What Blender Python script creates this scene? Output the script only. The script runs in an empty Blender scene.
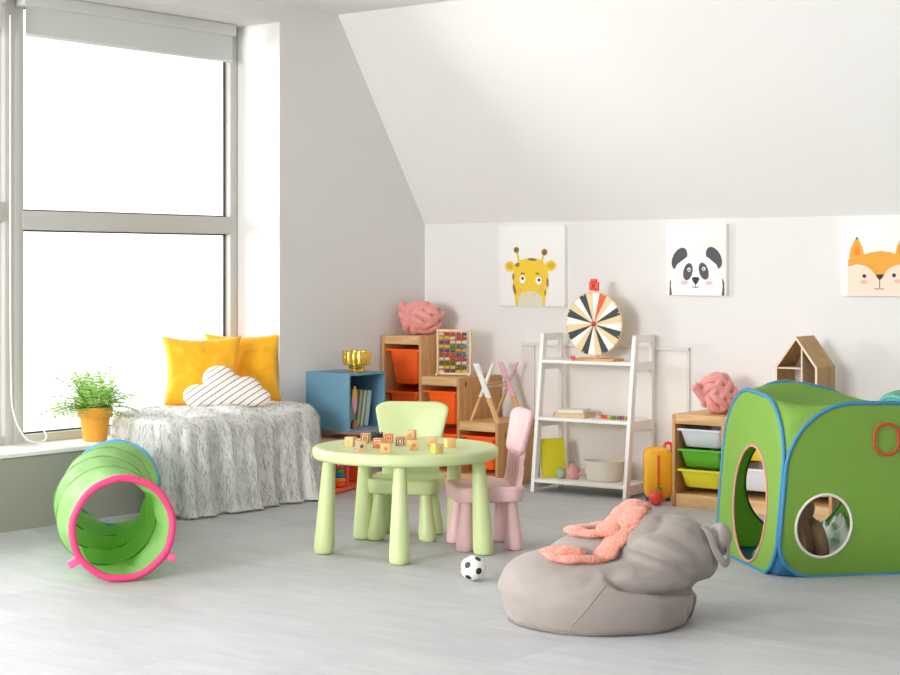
import bpy, bmesh, math, random
from mathutils import Vector, Matrix, Euler, noise
from mathutils.bvhtree import BVHTree
random.seed(7)
PI = math.pi
sc = bpy.context.scene
COL = sc.collection

# ------------------------------------------------------------------ camera
cam_d = bpy.data.cameras.new('camera'); cam = bpy.data.objects.new('camera', cam_d); COL.objects.link(cam)
cam_d.sensor_width = 36.0; cam_d.lens = 69.12; cam_d.shift_y = -0.0772
cam_d.clip_start = 0.05; cam_d.clip_end = 200
cam.location = (6.99, -8.59, 1.30)
cam.rotation_euler = (PI/2, 0, math.radians(38.3))
sc.camera = cam

# ------------------------------------------------------------------ world, lights, exposure
W = bpy.data.worlds.new('world'); sc.world = W; W.use_nodes = True
bg = W.node_tree.nodes['Background']; bg.inputs[0].default_value = (1.0, 1.0, 1.0, 1); bg.inputs[1].default_value = 1.15

def area(name, loc, target, sx, sy, power, col=(1, 1, 1)):
    l = bpy.data.lights.new(name, 'AREA'); l.shape = 'RECTANGLE'; l.size = sx; l.size_y = sy
    l.energy = power; l.color = col
    o = bpy.data.objects.new(name, l); COL.objects.link(o); o.location = loc
    d = Vector(target) - Vector(loc); o.rotation_euler = d.to_track_quat('-Z', 'Y').to_euler()
    return o
area('daylight_window_near', (-1.5, -6.6, 2.5), (2.6, -0.6, 0.8), 2.0, 1.5, 165, (1.0, 0.995, 0.99))
area('daylight_window_far', (-2.3, -3.1, 1.75), (1.9, -0.8, 0.6), 1.3, 1.2, 70, (1.0, 0.995, 0.985))
area('rear_fill_light', (1.9, -10.3, 2.0), (0.4, -0.3, 1.1), 2.2, 1.8, 232, (1.0, 0.995, 0.99))  # added fill light behind the camera, evens out the back and left walls

vs = sc.view_settings
vs.view_transform = 'Standard'; vs.look = 'None'; vs.gamma = 1.0; vs.use_curve_mapping = False
vs.exposure = 0.74
sc.cycles.diffuse_bounces = 8; sc.cycles.max_bounces = 14; sc.cycles.transparent_max_bounces = 12

# ------------------------------------------------------------------ materials
def lin(h):
    h = h.lstrip('#'); c = [int(h[i:i+2], 16)/255 for i in (0, 2, 4)]
    return tuple(x/12.92 if x <= .04045 else ((x+.055)/1.055)**2.4 for x in c) + (1,)
MATS = {}
def mat(name, col, rough=.6, metal=0., noise_amt=0., noise_scale=20., bump=0., bump_scale=60., transl=0., sheen=0., coat=0.):
    if name in MATS: return MATS[name]
    m = bpy.data.materials.new(name); m.use_nodes = True; MATS[name] = m
    nt = m.node_tree; n = nt.nodes; L = nt.links; b = n['Principled BSDF']
    c = lin(col) if isinstance(col, str) else col
    b.inputs['Base Color'].default_value = c; b.inputs['Roughness'].default_value = rough; b.inputs['Metallic'].default_value = metal
    if sheen: b.inputs['Sheen Weight'].default_value = sheen
    if coat: b.inputs['Coat Weight'].default_value = coat
    tc = n.new('ShaderNodeTexCoord')
    if noise_amt:
        nz = n.new('ShaderNodeTexNoise'); nz.inputs['Scale'].default_value = noise_scale; nz.inputs['Detail'].default_value = 4
        L.new(tc.outputs['Object'], nz.inputs['Vector'])
        hs = n.new('ShaderNodeMix'); hs.data_type = 'RGBA'
        hs.inputs['A'].default_value = tuple(x*(1-noise_amt) for x in c[:3])+(1,)
        hs.inputs['B'].default_value = tuple(min(1, x*(1+noise_amt)) for x in c[:3])+(1,)
        L.new(nz.outputs['Fac'], hs.inputs['Factor']); L.new(hs.outputs['Result'], b.inputs['Base Color'])
    if bump:
        nb = n.new('ShaderNodeTexNoise'); nb.inputs['Scale'].default_value = bump_scale; nb.inputs['Detail'].default_value = 3
        L.new(tc.outputs['Object'], nb.inputs['Vector'])
        bp = n.new('ShaderNodeBump'); bp.inputs['Strength'].default_value = bump; bp.inputs['Distance'].default_value = .01
        L.new(nb.outputs['Fac'], bp.inputs['Height']); L.new(bp.outputs['Normal'], b.inputs['Normal'])
    if transl:
        t = n.new('ShaderNodeBsdfTranslucent'); t.inputs[0].default_value = c
        mx = n.new('ShaderNodeMixShader'); mx.inputs[0].default_value = transl
        L.new(b.outputs[0], mx.inputs[1]); L.new(t.outputs[0], mx.inputs[2]); L.new(mx.outputs[0], n['Material Output'].inputs[0])
    return m

def wood(name, c1, c2, axis='z', knots=True, rough=.5):
    if name in MATS: return MATS[name]
    m = bpy.data.materials.new(name); m.use_nodes = True; MATS[name] = m
    nt = m.node_tree; n = nt.nodes; L = nt.links; b = n['Principled BSDF']; b.inputs['Roughness'].default_value = rough
    tc = n.new('ShaderNodeTexCoord'); mp = n.new('ShaderNodeMapping'); L.new(tc.outputs['Object'], mp.inputs[0])
    mp.inputs['Scale'].default_value = {'x': (2, 22, 22), 'y': (22, 2, 22), 'z': (22, 22, 2)}[axis]
    nz = n.new('ShaderNodeTexNoise'); nz.inputs['Scale'].default_value = 1.6; nz.inputs['Detail'].default_value = 5; nz.inputs['Distortion'].default_value = .6
    L.new(mp.outputs[0], nz.inputs['Vector'])
    cr = n.new('ShaderNodeValToRGB'); cr.color_ramp.elements[0].position = .3; cr.color_ramp.elements[1].position = .7
    cr.color_ramp.elements[0].color = lin(c1); cr.color_ramp.elements[1].color = lin(c2)
    L.new(nz.outputs['Fac'], cr.inputs[0]); out = cr.outputs[0]
    if knots:
        vo = n.new('ShaderNodeTexVoronoi'); vo.inputs['Scale'].default_value = 1.0
        m2 = n.new('ShaderNodeMapping'); L.new(tc.outputs['Object'], m2.inputs[0])
        m2.inputs['Scale'].default_value = {'x': (5, 9, 9), 'y': (9, 5, 9), 'z': (9, 9, 5)}[axis]
        L.new(m2.outputs[0], vo.inputs['Vector'])
        r2 = n.new('ShaderNodeValToRGB'); r2.color_ramp.elements[0].position = .04; r2.color_ramp.elements[1].position = .13
        r2.color_ramp.elements[0].color = (1, 1, 1, 1); r2.color_ramp.elements[1].color = (0, 0, 0, 1)
        L.new(vo.outputs['Distance'], r2.inputs[0])
        mx = n.new('ShaderNodeMix'); mx.data_type = 'RGBA'; mx.inputs['B'].default_value = lin('#5a3218')
        L.new(r2.outputs[0], mx.inputs['Factor']); L.new(out, mx.inputs['A']); out = mx.outputs['Result']
    L.new(out, b.inputs['Base Color'])
    return m

def stripes(name, c_bg, c_line, freq, width, ang):
    m = bpy.data.materials.new(name); m.use_nodes = True; MATS[name] = m
    nt = m.node_tree; n = nt.nodes; L = nt.links; b = n['Principled BSDF']; b.inputs['Roughness'].default_value = .85
    tc = n.new('ShaderNodeTexCoord'); mp = n.new('ShaderNodeMapping'); L.new(tc.outputs['Object'], mp.inputs[0])
    mp.inputs['Rotation'].default_value = (0, ang, 0)
    sp = n.new('ShaderNodeSeparateXYZ'); L.new(mp.outputs[0], sp.inputs[0])
    mu = n.new('ShaderNodeMath'); mu.operation = 'MULTIPLY'; mu.inputs[1].default_value = freq; L.new(sp.outputs['Z'], mu.inputs[0])
    fr = n.new('ShaderNodeMath'); fr.operation = 'FRACT'; L.new(mu.outputs[0], fr.inputs[0])
    lt = n.new('ShaderNodeMath'); lt.operation = 'LESS_THAN'; lt.inputs[1].default_value = width; L.new(fr.outputs[0], lt.inputs[0])
    mx = n.new('ShaderNodeMix'); mx.data_type = 'RGBA'; mx.inputs['A'].default_value = lin(c_bg); mx.inputs['B'].default_value = lin(c_line)
    L.new(lt.outputs[0], mx.inputs['Factor']); L.new(mx.outputs['Result'], b.inputs['Base Color'])
    return m

# walls, floor
M_wall = mat('wall_paint', '#dfdedd', .85, noise_amt=.012, noise_scale=3, bump=.04, bump_scale=180)
M_back = mat('back_wall_paint', '#e5e3e2', .85, noise_amt=.012, noise_scale=3, bump=.04, bump_scale=180)
M_ceil = mat('ceiling_paint', '#eae8e5', .9)
M_sill = mat('sill_white', '#eeeeec', .45)
M_alu = mat('window_frame_grey', '#c4c2bd', .45, metal=.0)
M_alud = mat('window_gasket', '#3c3e40', .6)
M_blind = mat('blind_fabric', '#d3d5d2', .9, transl=.25)
M_white = mat('white_lacquer', '#f2f0ec', .4)
M_hatch = mat('hatch_white', '#e6e1dc', .7)

def floor_mat():
    m = bpy.data.materials.new('grey_vinyl_floor'); m.use_nodes = True
    nt = m.node_tree; n = nt.nodes; L = nt.links; b = n['Principled BSDF']
    tc = n.new('ShaderNodeTexCoord')
    br = n.new('ShaderNodeTexBrick'); br.inputs['Scale'].default_value = 1.0
    br.inputs['Brick Width'].default_value = .9; br.inputs['Row Height'].default_value = .45
    br.inputs['Mortar Size'].default_value = .0012; br.inputs['Mortar Smooth'].default_value = .3
    br.inputs['Color1'].default_value = lin('#b4b5b8'); br.inputs['Color2'].default_value = lin('#bebfc1'); br.inputs['Mortar'].default_value = lin('#9fa0a2')
    br.offset = .5
    L.new(tc.outputs['Object'], br.inputs['Vector'])
    mp = n.new('ShaderNodeMapping'); mp.inputs['Scale'].default_value = (1.2, 5.5, 1); L.new(tc.outputs['Object'], mp.inputs[0])
    n1 = n.new('ShaderNodeTexNoise'); n1.inputs['Scale'].default_value = 2.2; n1.inputs['Detail'].default_value = 9; n1.inputs['Roughness'].default_value = .65
    n1.inputs['Distortion'].default_value = .7
    L.new(mp.outputs[0], n1.inputs['Vector'])
    cr = n.new('ShaderNodeValToRGB'); cr.color_ramp.elements[0].position = .3; cr.color_ramp.elements[1].position = .72
    cr.color_ramp.elements[0].color = (.88, .88, .885, 1); cr.color_ramp.elements[1].color = (1.08, 1.08, 1.08, 1)
    L.new(n1.outputs['Fac'], cr.inputs[0])
    mx = n.new('ShaderNodeMix'); mx.data_type = 'RGBA'; mx.blend_type = 'MULTIPLY'; mx.inputs['Factor'].default_value = 1
    L.new(br.outputs['Color'], mx.inputs['A']); L.new(cr.outputs[0], mx.inputs['B']); L.new(mx.outputs['Result'], b.inputs['Base Color'])
    b.inputs['Roughness'].default_value = .5
    bp = n.new('ShaderNodeBump'); bp.inputs['Strength'].default_value = .08; bp.inputs['Distance'].default_value = .004
    L.new(n1.outputs['Fac'], bp.inputs['Height']); L.new(bp.outputs['Normal'], b.inputs['Normal'])
    return m
M_floor = floor_mat()

def glass_mat():
    m = bpy.data.materials.new('window_glass'); m.use_nodes = True
    nt = m.node_tree; n = nt.nodes; L = nt.links; n.remove(n['Principled BSDF'])
    t = n.new('ShaderNodeBsdfTransparent'); g = n.new('ShaderNodeBsdfGlossy'); g.inputs['Roughness'].default_value = .02
    f = n.new('ShaderNodeFresnel'); f.inputs[0].default_value = 1.3
    mx = n.new('ShaderNodeMixShader'); L.new(f.outputs[0], mx.inputs[0]); L.new(t.outputs[0], mx.inputs[1]); L.new(g.outputs[0], mx.inputs[2])
    L.new(mx.outputs[0], n['Material Output'].inputs[0])
    return m
M_glass = glass_mat()

# ------------------------------------------------------------------ mesh helpers
class MB:
    def __init__(s): s.v = []; s.f = []; s.m = []
    def add(s, vs, fs, M=None, mi=0):
        o = len(s.v)
        s.v += [tuple((M @ Vector(p)) if M is not None else p) for p in vs]
        s.f += [tuple(i+o for i in f) for f in fs]; s.m += [mi]*len(fs)
        return s
    def box(s, c, d, bev=0., M=None, mi=0, rot=None):
        bm = bmesh.new(); bmesh.ops.create_cube(bm, size=1)
        for v in bm.verts: v.co = Vector((v.co.x*d[0], v.co.y*d[1], v.co.z*d[2]))
        if bev: bmesh.ops.bevel(bm, geom=bm.edges[:], offset=min(bev, min(d)*.49), segments=2 if bev < .012 else 4, affect='EDGES', profile=.5)
        T = Matrix.Translation(c)
        if rot is not None: T = T @ Euler(rot).to_matrix().to_4x4()
        if M is not None: T = M @ T
        bm.verts.index_update()
        s.add([v.co.copy() for v in bm.verts], [[v.index for v in f.verts] for f in bm.faces], T, mi); bm.free(); return s
    def loft(s, loops, cap0=True, cap1=True, mi=0, M=None, closed=False):
        n = len(loops[0]); vs = [p for l in loops for p in l]; fs = []
        R = len(loops)
        for i in range(R if closed else R-1):
            a = i*n; b = ((i+1) % R)*n
            for j in range(n): k = (j+1) % n; fs.append((a+j, a+k, b+k, b+j))
        if cap0 and not closed: fs.append(tuple(reversed(range(n))))
        if cap1 and not closed: fs.append(tuple(range((R-1)*n, R*n)))
        return s.add(vs, fs, M, mi)
    def lathe(s, prof, n=24, M=None, mi=0, cap0=True, cap1=True):
        return s.loft([[(r*math.cos(2*PI*j/n), r*math.sin(2*PI*j/n), z) for j in range(n)] for r, z in prof], cap0, cap1, mi, M)
    def tube(s, pts, r, n=10, closed=False, mi=0, M=None, flat=1.0, cap=True, up=None):
        pts = [Vector(p) for p in pts]; N = len(pts); loops = []
        def tan(i):
            if closed: return (pts[(i+1) % N]-pts[i-1]).normalized()
            return (pts[min(i+1, N-1)]-pts[max(i-1, 0)]).normalized()
        t0 = tan(0); u = Vector(up) if up else (Vector((0, 0, 1)) if abs(t0.z) < .9 else Vector((1, 0, 0)))
        u = (u - t0*u.dot(t0)).normalized()
        fr = []
        for i in range(N):
            t = tan(i); 
            if up: u = Vector(up)
            u = (u - t*u.dot(t)).normalized(); w = t.cross(u); fr.append((u.copy(), w))
        for i in range(N):
            u, w = fr[i]; rr = r[i] if isinstance(r, (list, tuple)) else r
            loops.append([tuple(pts[i] + u*(math.sin(2*PI*j/n)*rr*flat) + w*(math.cos(2*PI*j/n)*rr)) for j in range(n)])
        return s.loft(loops, cap, cap, mi, M, closed)
    def ell(s, c, r, M=None, mi=0, seg=20, rings=12, rot=None):
        vs = [(0, 0, 1)]; fs = []
        for i in range(1, rings):
            a = PI*i/rings
            for j in range(seg): vs.append((math.sin(a)*math.cos(2*PI*j/seg), math.sin(a)*math.sin(2*PI*j/seg), math.cos(a)))
        vs.append((0, 0, -1)); L = len(vs)-1
        for j in range(seg):
            k = (j+1) % seg; fs.append((0, 1+j, 1+k)); fs.append((L, L-seg+k, L-seg+j))
        for i in range(rings-2):
            for j in range(seg):
                k = (j+1) % seg; a = 1+i*seg; fs.append((a+j, a+seg+j, a+seg+k, a+k))
        T = Matrix.Translation(c)
        if rot is not None: T = T @ Euler(rot).to_matrix().to_4x4()
        T = T @ Matrix.Diagonal((r[0], r[1], r[2], 1))
        if M is not None: T = M @ T
        return s.add(vs, fs, T, mi)
    def prism(s, poly, z0, z1, M=None, mi=0):
        n = len(poly)
        return s.loft([[(x, y, z0) for x, y in poly], [(x, y, z1) for x, y in poly]], mi=mi, M=M)

def obj(name, mb, mats, parent=None, loc=(0, 0, 0), rot=(0, 0, 0), smooth=35):
    me = bpy.data.meshes.new(name); me.from_pydata(mb.v, [], mb.f)
    if not isinstance(mats, (list, tuple)): mats = [mats]
    for m in mats: me.materials.append(m)
    me.polygons.foreach_set('material_index', mb.m)
    me.validate(); me.update()
    bm = bmesh.new(); bm.from_mesh(me); bmesh.ops.recalc_face_normals(bm, faces=bm.faces[:]); bm.to_mesh(me); bm.free()
    if smooth:
        me.shade_smooth()
        if smooth < 180: me.set_sharp_from_angle(angle=math.radians(smooth))
    o = bpy.data.objects.new(name, me); COL.objects.link(o)
    if parent: o.parent = parent
    o.location = loc; o.rotation_euler = rot
    return o
def thing(name, label, cat, loc=(0, 0, 0), rz=0., group=None):
    o = bpy.data.objects.new(name, None); COL.objects.link(o); o.empty_display_size = .1
    o.location = loc; o.rotation_euler = (0, 0, rz); o['label'] = label; o['category'] = cat
    if group: o['group'] = group
    return o
def tag(o, label, cat, group=None):
    o['label'] = label; o['category'] = cat
    if group: o['group'] = group
    return o
def struct(name, mb, m, smooth=0, parent=None, loc=(0, 0, 0)):
    o = obj(name, mb, m, parent, loc, smooth=smooth)
    if not parent: o['kind'] = 'structure'
    return o
def dup(root, loc, rz=None, label=None):
    r = root.copy(); COL.objects.link(r); r.location = loc
    if rz is not None: r.rotation_euler = (0, 0, rz)
    if label: r['label'] = label
    for ch in list(root.children):
        c = ch.copy(); COL.objects.link(c); c.parent = r
        for g in ch.children:
            d = g.copy(); COL.objects.link(d); d.parent = c
    return r
def rrect(w, d, r, n=6, cx=0, cy=0):
    pts = []
    for (sx, sy, a0) in ((1, 1, 0), (-1, 1, PI/2), (-1, -1, PI), (1, -1, 1.5*PI)):
        for i in range(n+1):
            a = a0+PI/2*i/n
            pts.append((cx+sx*(w/2-r)+r*math.cos(a), cy+sy*(d/2-r)+r*math.sin(a)))
    return pts
def catmull(P, n=8, closed=False):
    P = [Vector(p) for p in P]; out = []; N = len(P)
    rng = range(N) if closed else range(N-1)
    for i in rng:
        if closed: a, b, c, d = P[i-1], P[i], P[(i+1) % N], P[(i+2) % N]
        else: a, b, c, d = P[max(i-1, 0)], P[i], P[i+1], P[min(i+2, N-1)]
        for k in range(n):
            t = k/n
            out.append(.5*((2*b)+(c-a)*t+(2*a-5*b+4*c-d)*t*t+(3*b-a-3*c+d)*t**3))
    if not closed: out.append(P[-1])
    return out

# ------------------------------------------------------------------ room shell
KZ, CZ, SY = 1.580, 2.828, -0.829      # knee height, ceiling height, where the slope meets the ceiling
XR, YF = 8.6, -10.6
struct('floor', MB().box(((XR-.6)/2, YF/2, -.05), (XR+1.0, -YF+.4, .1)), M_floor)
struct('wall_back', MB().box((XR/2, .1, KZ/2), (XR+.4, .2, KZ)), M_back)
struct('wall_slope', MB().loft([[(x, 0, KZ), (x, SY, CZ), (x, SY+.2, CZ+.2), (x, .2, KZ+.1), (x, .2, KZ)] for x in (0, XR)]), M_back)
struct('ceiling', MB().box((XR/2, (SY+YF)/2+.1, CZ+.05), (XR, SY-YF+.2, .1)), M_ceil)
RY = -1.335; SZ = .385; HZ = 2.727; WX = -.35
# left wall: solid piece right of the recess (pentagon following the slope)
wl = MB().loft([[(x, 0.2, 0), (x, 0.2, CZ+.2), (x, SY, CZ+.2), (x, RY, CZ+.2), (x, RY, 0)] for x in (0, -.5)])
wl.box((-.25, (RY+YF)/2, (HZ+CZ+.1)/2), (.5, RY-YF, CZ+.1-HZ))
for y0, y1 in ((-8.6, -9.0), (YF, YF-.2)):
    wl.box((-.25, (y0+y1)/2, (SZ+HZ)/2), (.5, y0-y1, HZ-SZ))
struct('wall_window_parapet', MB().box((-.249, (RY+YF)/2, (SZ-.022)/2), (.502, RY-YF, SZ-.022)), mat('parapet_grey', '#a09f94', .9, noise_amt=.02, noise_scale=3))  # parapet in a darker grey than the rest of the left wall
struct('wall_left', wl, M_wall)
struct('trim_1', MB().box((WX/2+.006, (RY+YF)/2, SZ-.011), (-WX+.012+.0, RY-YF, .022), .004), M_sill)
struct('wall_right', MB().box((XR+.1, YF/2, 1.6), (.2, -YF+.4, 3.2)), M_wall)
struct('wall_front', MB().box((.4, YF-.1, 1.5), (.8, .2, 3.0)).box((6.9, YF-.1, 1.5), (3.8, .2, 3.0)).box((3, YF-.1, .4), (4.4, .2, .8)), M_wall)
# access hatch in the knee wall
hx0, hx1, hz = .785, 1.955, .845
d1 = struct('door_1', MB().box(((hx0+hx1)/2, -.004, (hz-.02)/2), (hx1-hx0-.01, .008, hz-.02), .002), M_hatch)
fr = MB()
fr.box((hx0+.045, -.011, hz/2), (.09, .022, hz), .003)
fr.box((hx1-.01, -.007, hz/2), (.02, .014, hz), .003)
fr.box(((hx0+hx1)/2, -.013, hz-.010), (hx1-hx0, .026, .020), .003)
fo = struct('frame', fr, mat('hatch_frame', '#dbd6d1', .7), parent=d1)

# windows
def window(n, y0, y1, tz, blind=True):
    """y0 nearer the back wall, y1 nearer the camera; frame, panes and transom"""
    w = struct('window_%d' % n, MB().box((WX-.03, y0-.03, (SZ+HZ)/2), (.08, .06, HZ-SZ), .003)
               .box((WX-.03, y1+.03, (SZ+HZ)/2), (.08, .06, HZ-SZ), .003)
               .box((WX-.03, (y0+y1)/2, SZ+.022), (.076, y0-y1-.1, .044), .003)
               .box((WX-.03, (y0+y1)/2, HZ-.03), (.076, y0-y1-.1, .06), .003)
               .box((WX-.03, (y0+y1)/2, tz), (.086, y0-y1-.1, .10), .003), M_alu, smooth=35)
    for a, b in ((SZ+.044, tz-.05), (tz+.05, HZ-.06)):
        struct('pane', MB().box((WX-.04, (y0+y1)/2, (a+b)/2), (.006, y0-y1-.12, b-a)), M_glass, parent=w)
        g = MB()
        for yy in (y0-.066, y1+.066): g.box((WX-.036, yy, (a+b)/2), (.012, .012, b-a))
        for zz in (a+.004, b-.004): g.box((WX-.036, (y0+y1)/2, zz), (.012, y0-y1-.12, .008))
        struct('gasket', g, M_alud, parent=w)
    return w
def blind(y0, y1, label):
    b = thing('roller_blind', label, 'blind', (WX+.04, (y0+y1)/2, HZ))
    L = y0-y1
    obj('cassette', MB().box((0.012, 0, -.035), (.075, L, .07), .012), mat('blind_cassette', '#c9cac6', .5), b)
    obj('fabric', MB().box((0.03, 0, -.14), (.003, L-.05, .15)), M_blind, b)
    obj('bottom_bar', MB().box((0.03, 0, -.218), (.012, L-.045, .018), .005), mat('blind_bar', '#dddedb', .5), b)
    return b
edges = [(-1.338, -2.955, 1.55), (-2.955, -4.60, 1.59), (-4.60, -6.6, 1.59), (-6.6, -8.6, 1.59)]
for i, (a, b, t) in enumerate(edges): window(i+1, a, b, t)
blind(-1.42, -2.955, 'light grey roller blind rolled up at the head of the large window')
blind(-3.06, -4.58, 'light grey roller blind at the cropped window on the left edge')
# blind chain
ch = MB().tube(catmull([(WX+.06, -3.02, 2.60), (WX+.06, -3.02, 1.5), (WX+.06, -3.015, .75), (WX+.07, -3.005, .55), (WX+.10, -2.96, .43), (WX+.12, -2.90, .398), (WX+.12, -2.84, .41), (WX+.09, -2.82, .44), (WX+.045, -2.815, .47)], 8), .0045, 6)
tag(obj('blind_chain', ch, mat('chain_white', '#efefec', .5)), 'white looped blind cord hanging down the window mullion to the sill', 'cord')

# ------------------------------------------------------------------ day bed with shaggy throw
bench = thing('window_bench', 'low white bench hidden under the shaggy grey throw', 'bench', (0, -1.95, 0))
obj('seat', MB().box((.16, .02, .485), (.26, 1.0, .04), .005), M_white, bench)
for sx in (.06, .26):
    for sy in (-.42, .46):
        obj('leg', MB().box((sx, sy, .2325), (.04, .04, .465), .003), M_white, bench)

def throw_mesh():
    # boundary of the top, star shaped round c ; (x, y, drop)
    key = [(.31, -2.40, .515), (.33, -2.2, .525), (.33, -1.7, .525), (.31, -1.46, .525), (.24, -1.34, .525), (.10, -1.32, .50), (.03, -1.36, .12), (-.06, -1.38, .07), (-.28, -1.37, .04),
           (-.31, -1.7, .04), (-.31, -2.1, .04), (-.27, -2.33, .10), (-.10, -2.43, .11), (.03, -2.48, .15), (.12, -2.50, .17), (.24, -2.49, .30)]
    K = catmull(key, 14, True); c = Vector((.05, -1.95, 0)); n = len(K); topz = .515
    rings = []; base = []
    for p in K: base.append((Vector((p.x, p.y, 0)), max(.03, p.z)))
    def hump(x, y): return .018*noise.noise(Vector((x*5, y*5, 2.1))) + .010*noise.noise(Vector((x*14, y*14, 0)))
    for q in (.05, .25, .45, .62, .76, .87, .95):
        rings.append([((b-c)*q+c+Vector((0, 0, topz+hump(*((b-c)*q+c).xy)+.02*(1-q**2)))) for b, d in base])
    # normals
    nr = []
    for i in range(n):
        t = (base[(i+1) % n][0]-base[i-1][0]).normalized(); nr.append(Vector((t.y, -t.x, 0)))
    al = 0; arc = []
    for i in range(n): arc.append(al); al += (base[(i+1) % n][0]-base[i][0]).length
    for q in (0., .04, .09, .16, .25, .36, .48, .60, .72, .83, .92, .97, 1.0):
        ring = []
        for i, (b, d) in enumerate(base):
            s = arc[i]; dl = d*q
            fold = (.5+.5*math.sin(s*17+1.3*math.sin(s*5)))*.05 + .02*math.sin(s*41+2) + .012*math.sin(s*73)
            out = .012+.03*min(1, dl/.05)-.02*0 + fold*(dl/.5)**.8*(1 if d > .3 else .15) + .03*(q**6)*(1 if d > .4 else 0)
            if d < .3: out = min(out, .02)
            p = b + nr[i]*out
            if b.x < .06 and b.y > -1.5: p.y = min(p.y, -1.352 if b.x < .0 else 9)
            if b.x < 0: p.x = max(p.x, -.325)
            ring.append(Vector((p.x, p.y, max(.012, topz-.008-dl+hump(p.x, p.y)*(1-q)))))
        rings.append(ring)
    return rings
rings = throw_mesh()
tm = MB().loft([[tuple(p) for p in r] for r in rings], True, False)
nbase = len(tm.f)
# shaggy yarn strands: thin ribbons over the cloth
def strands(tm, rings):
    rnd = random.Random(3); n = len(rings[0]); R = len(rings)
    cells = []; wts = []
    for i in range(R-1):
        for j in range(n):
            a, b, c_, d = rings[i][j], rings[i][(j+1) % n], rings[i+1][(j+1) % n], rings[i+1][j]
            ar = ((b-a).cross(d-a)).length; cells.append((a, b, c_, d, i)); wts.append(ar)
    for (a, b, c_, d, i) in rnd.choices(cells, wts, k=15000):
        u, v = rnd.random(), rnd.random()
        p = (a*(1-u)+b*u)*(1-v)+(d*(1-u)+c_*u)*v
        nn = (b-a).cross(d-a).normalized()
        cen = Vector((.05, -1.95, .2))
        if nn.dot(p-cen) < 0: nn = -nn
        side = nn.z < .6
        if side: dr = Vector((rnd.gauss(0, .25), rnd.gauss(0, .25), -1))
        else: dr = Vector((rnd.gauss(0, 1), rnd.gauss(0, 1), 0)) + Vector((.6, 0, 0))
        dr = (dr - nn*dr.dot(nn)).normalized(); Ln = rnd.uniform(.025, .055) if side else rnd.uniform(.015, .035)
        w = nn.cross(dr).normalized()*rnd.uniform(.0010, .0022)
        k = rnd.uniform(.004, .012)
        q0, q1, q2 = p, p+dr*Ln*.5+nn*k, p+dr*Ln+nn*(k*.5)
        for q in (q0, q1, q2): q.z = max(q.z, .008)
        if p.x < .0 and p.y > -1.42: continue
        mi = rnd.choice((1, 1, 1, 1, 1, 2, 2, 3))
        o = len(tm.v); tm.v += [tuple(q0-w), tuple(q0+w), tuple(q1-w), tuple(q1+w), tuple(q2)]
        tm.f += [(o, o+1, o+3, o+2), (o+2, o+3, o+4)]; tm.m += [mi, mi]
strands(tm, rings)
# fringe lying on the floor
tag(obj('shaggy_throw', tm, [mat('throw_base', '#ebebe8', .95, noise_amt=.12, noise_scale=40), mat('throw_yarn', '#f2f2f0', .9), mat('throw_yarn_grey', '#c9cbca', .9), mat('throw_yarn_dark', '#aeb0af', .9)], smooth=180),
    'shaggy light grey throw draped over the window bench and down to the floor', 'throw')
# light blue fleece corner peeking out behind the tunnel
# pillows
def cushion(w, h, t, pin=.13, seed=0, n=28):
    mb = MB(); vs = []; fs = []
    for side in (1, -1):
        for i in range(n+1):
            for j in range(n+1):
                u = -1+2*i/n; v = -1+2*j/n
                x = u*w/2*(1-pin*(1-abs(v)**2.2)); z = v*h/2*(1-pin*(1-abs(u)**2.2)*(1 if v > 0 else .3))
                k = max(0, (1-u**2)*(1-v**2))**.42
                wr = .016*noise.noise(Vector((u*2.2+seed, v*2.2, side*3.0)))*k + .010*noise.noise(Vector((u*6+seed, v*6, side)))*k
                cr = .008*math.sin((u+v)*9+seed)*k*(abs(u*v))
                vs.append((x, side*(t/2*k+wr+cr)+.002*side, z+h/2))
    N = (n+1)**2
    for s in (0, 1):
        for i in range(n):
            for j in range(n):
                a = s*N+i*(n+1)+j; fs.append((a, a+1, a+n+2, a+n+1))
    bd = [i*(n+1) for i in range(n+1)]+[n*(n+1)+j for j in range(1, n+1)]+[i*(n+1)+n for i in range(n-1, -1, -1)]+[j for j in range(n-1, 0, -1)]
    for k in range(len(bd)): a, b = bd[k], bd[(k+1) % len(bd)]; fs.append((a, b, b+N, a+N))
    return mb.add(vs, fs)
M_yel = mat('mustard_cotton', '#f5b318', .8, noise_amt=.05, bump=.1, bump_scale=300, sheen=.2)
def pillow(label, x, y, z, rx, rz, seed):
    o = obj('yellow_cushion', cushion(.45, .40, .13, seed=seed), M_yel, None, (x, y, z), (rx, 0, rz), smooth=180)
    tag(o, label, 'cushion', 'yellow cushions on the window bench'); return o
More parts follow.
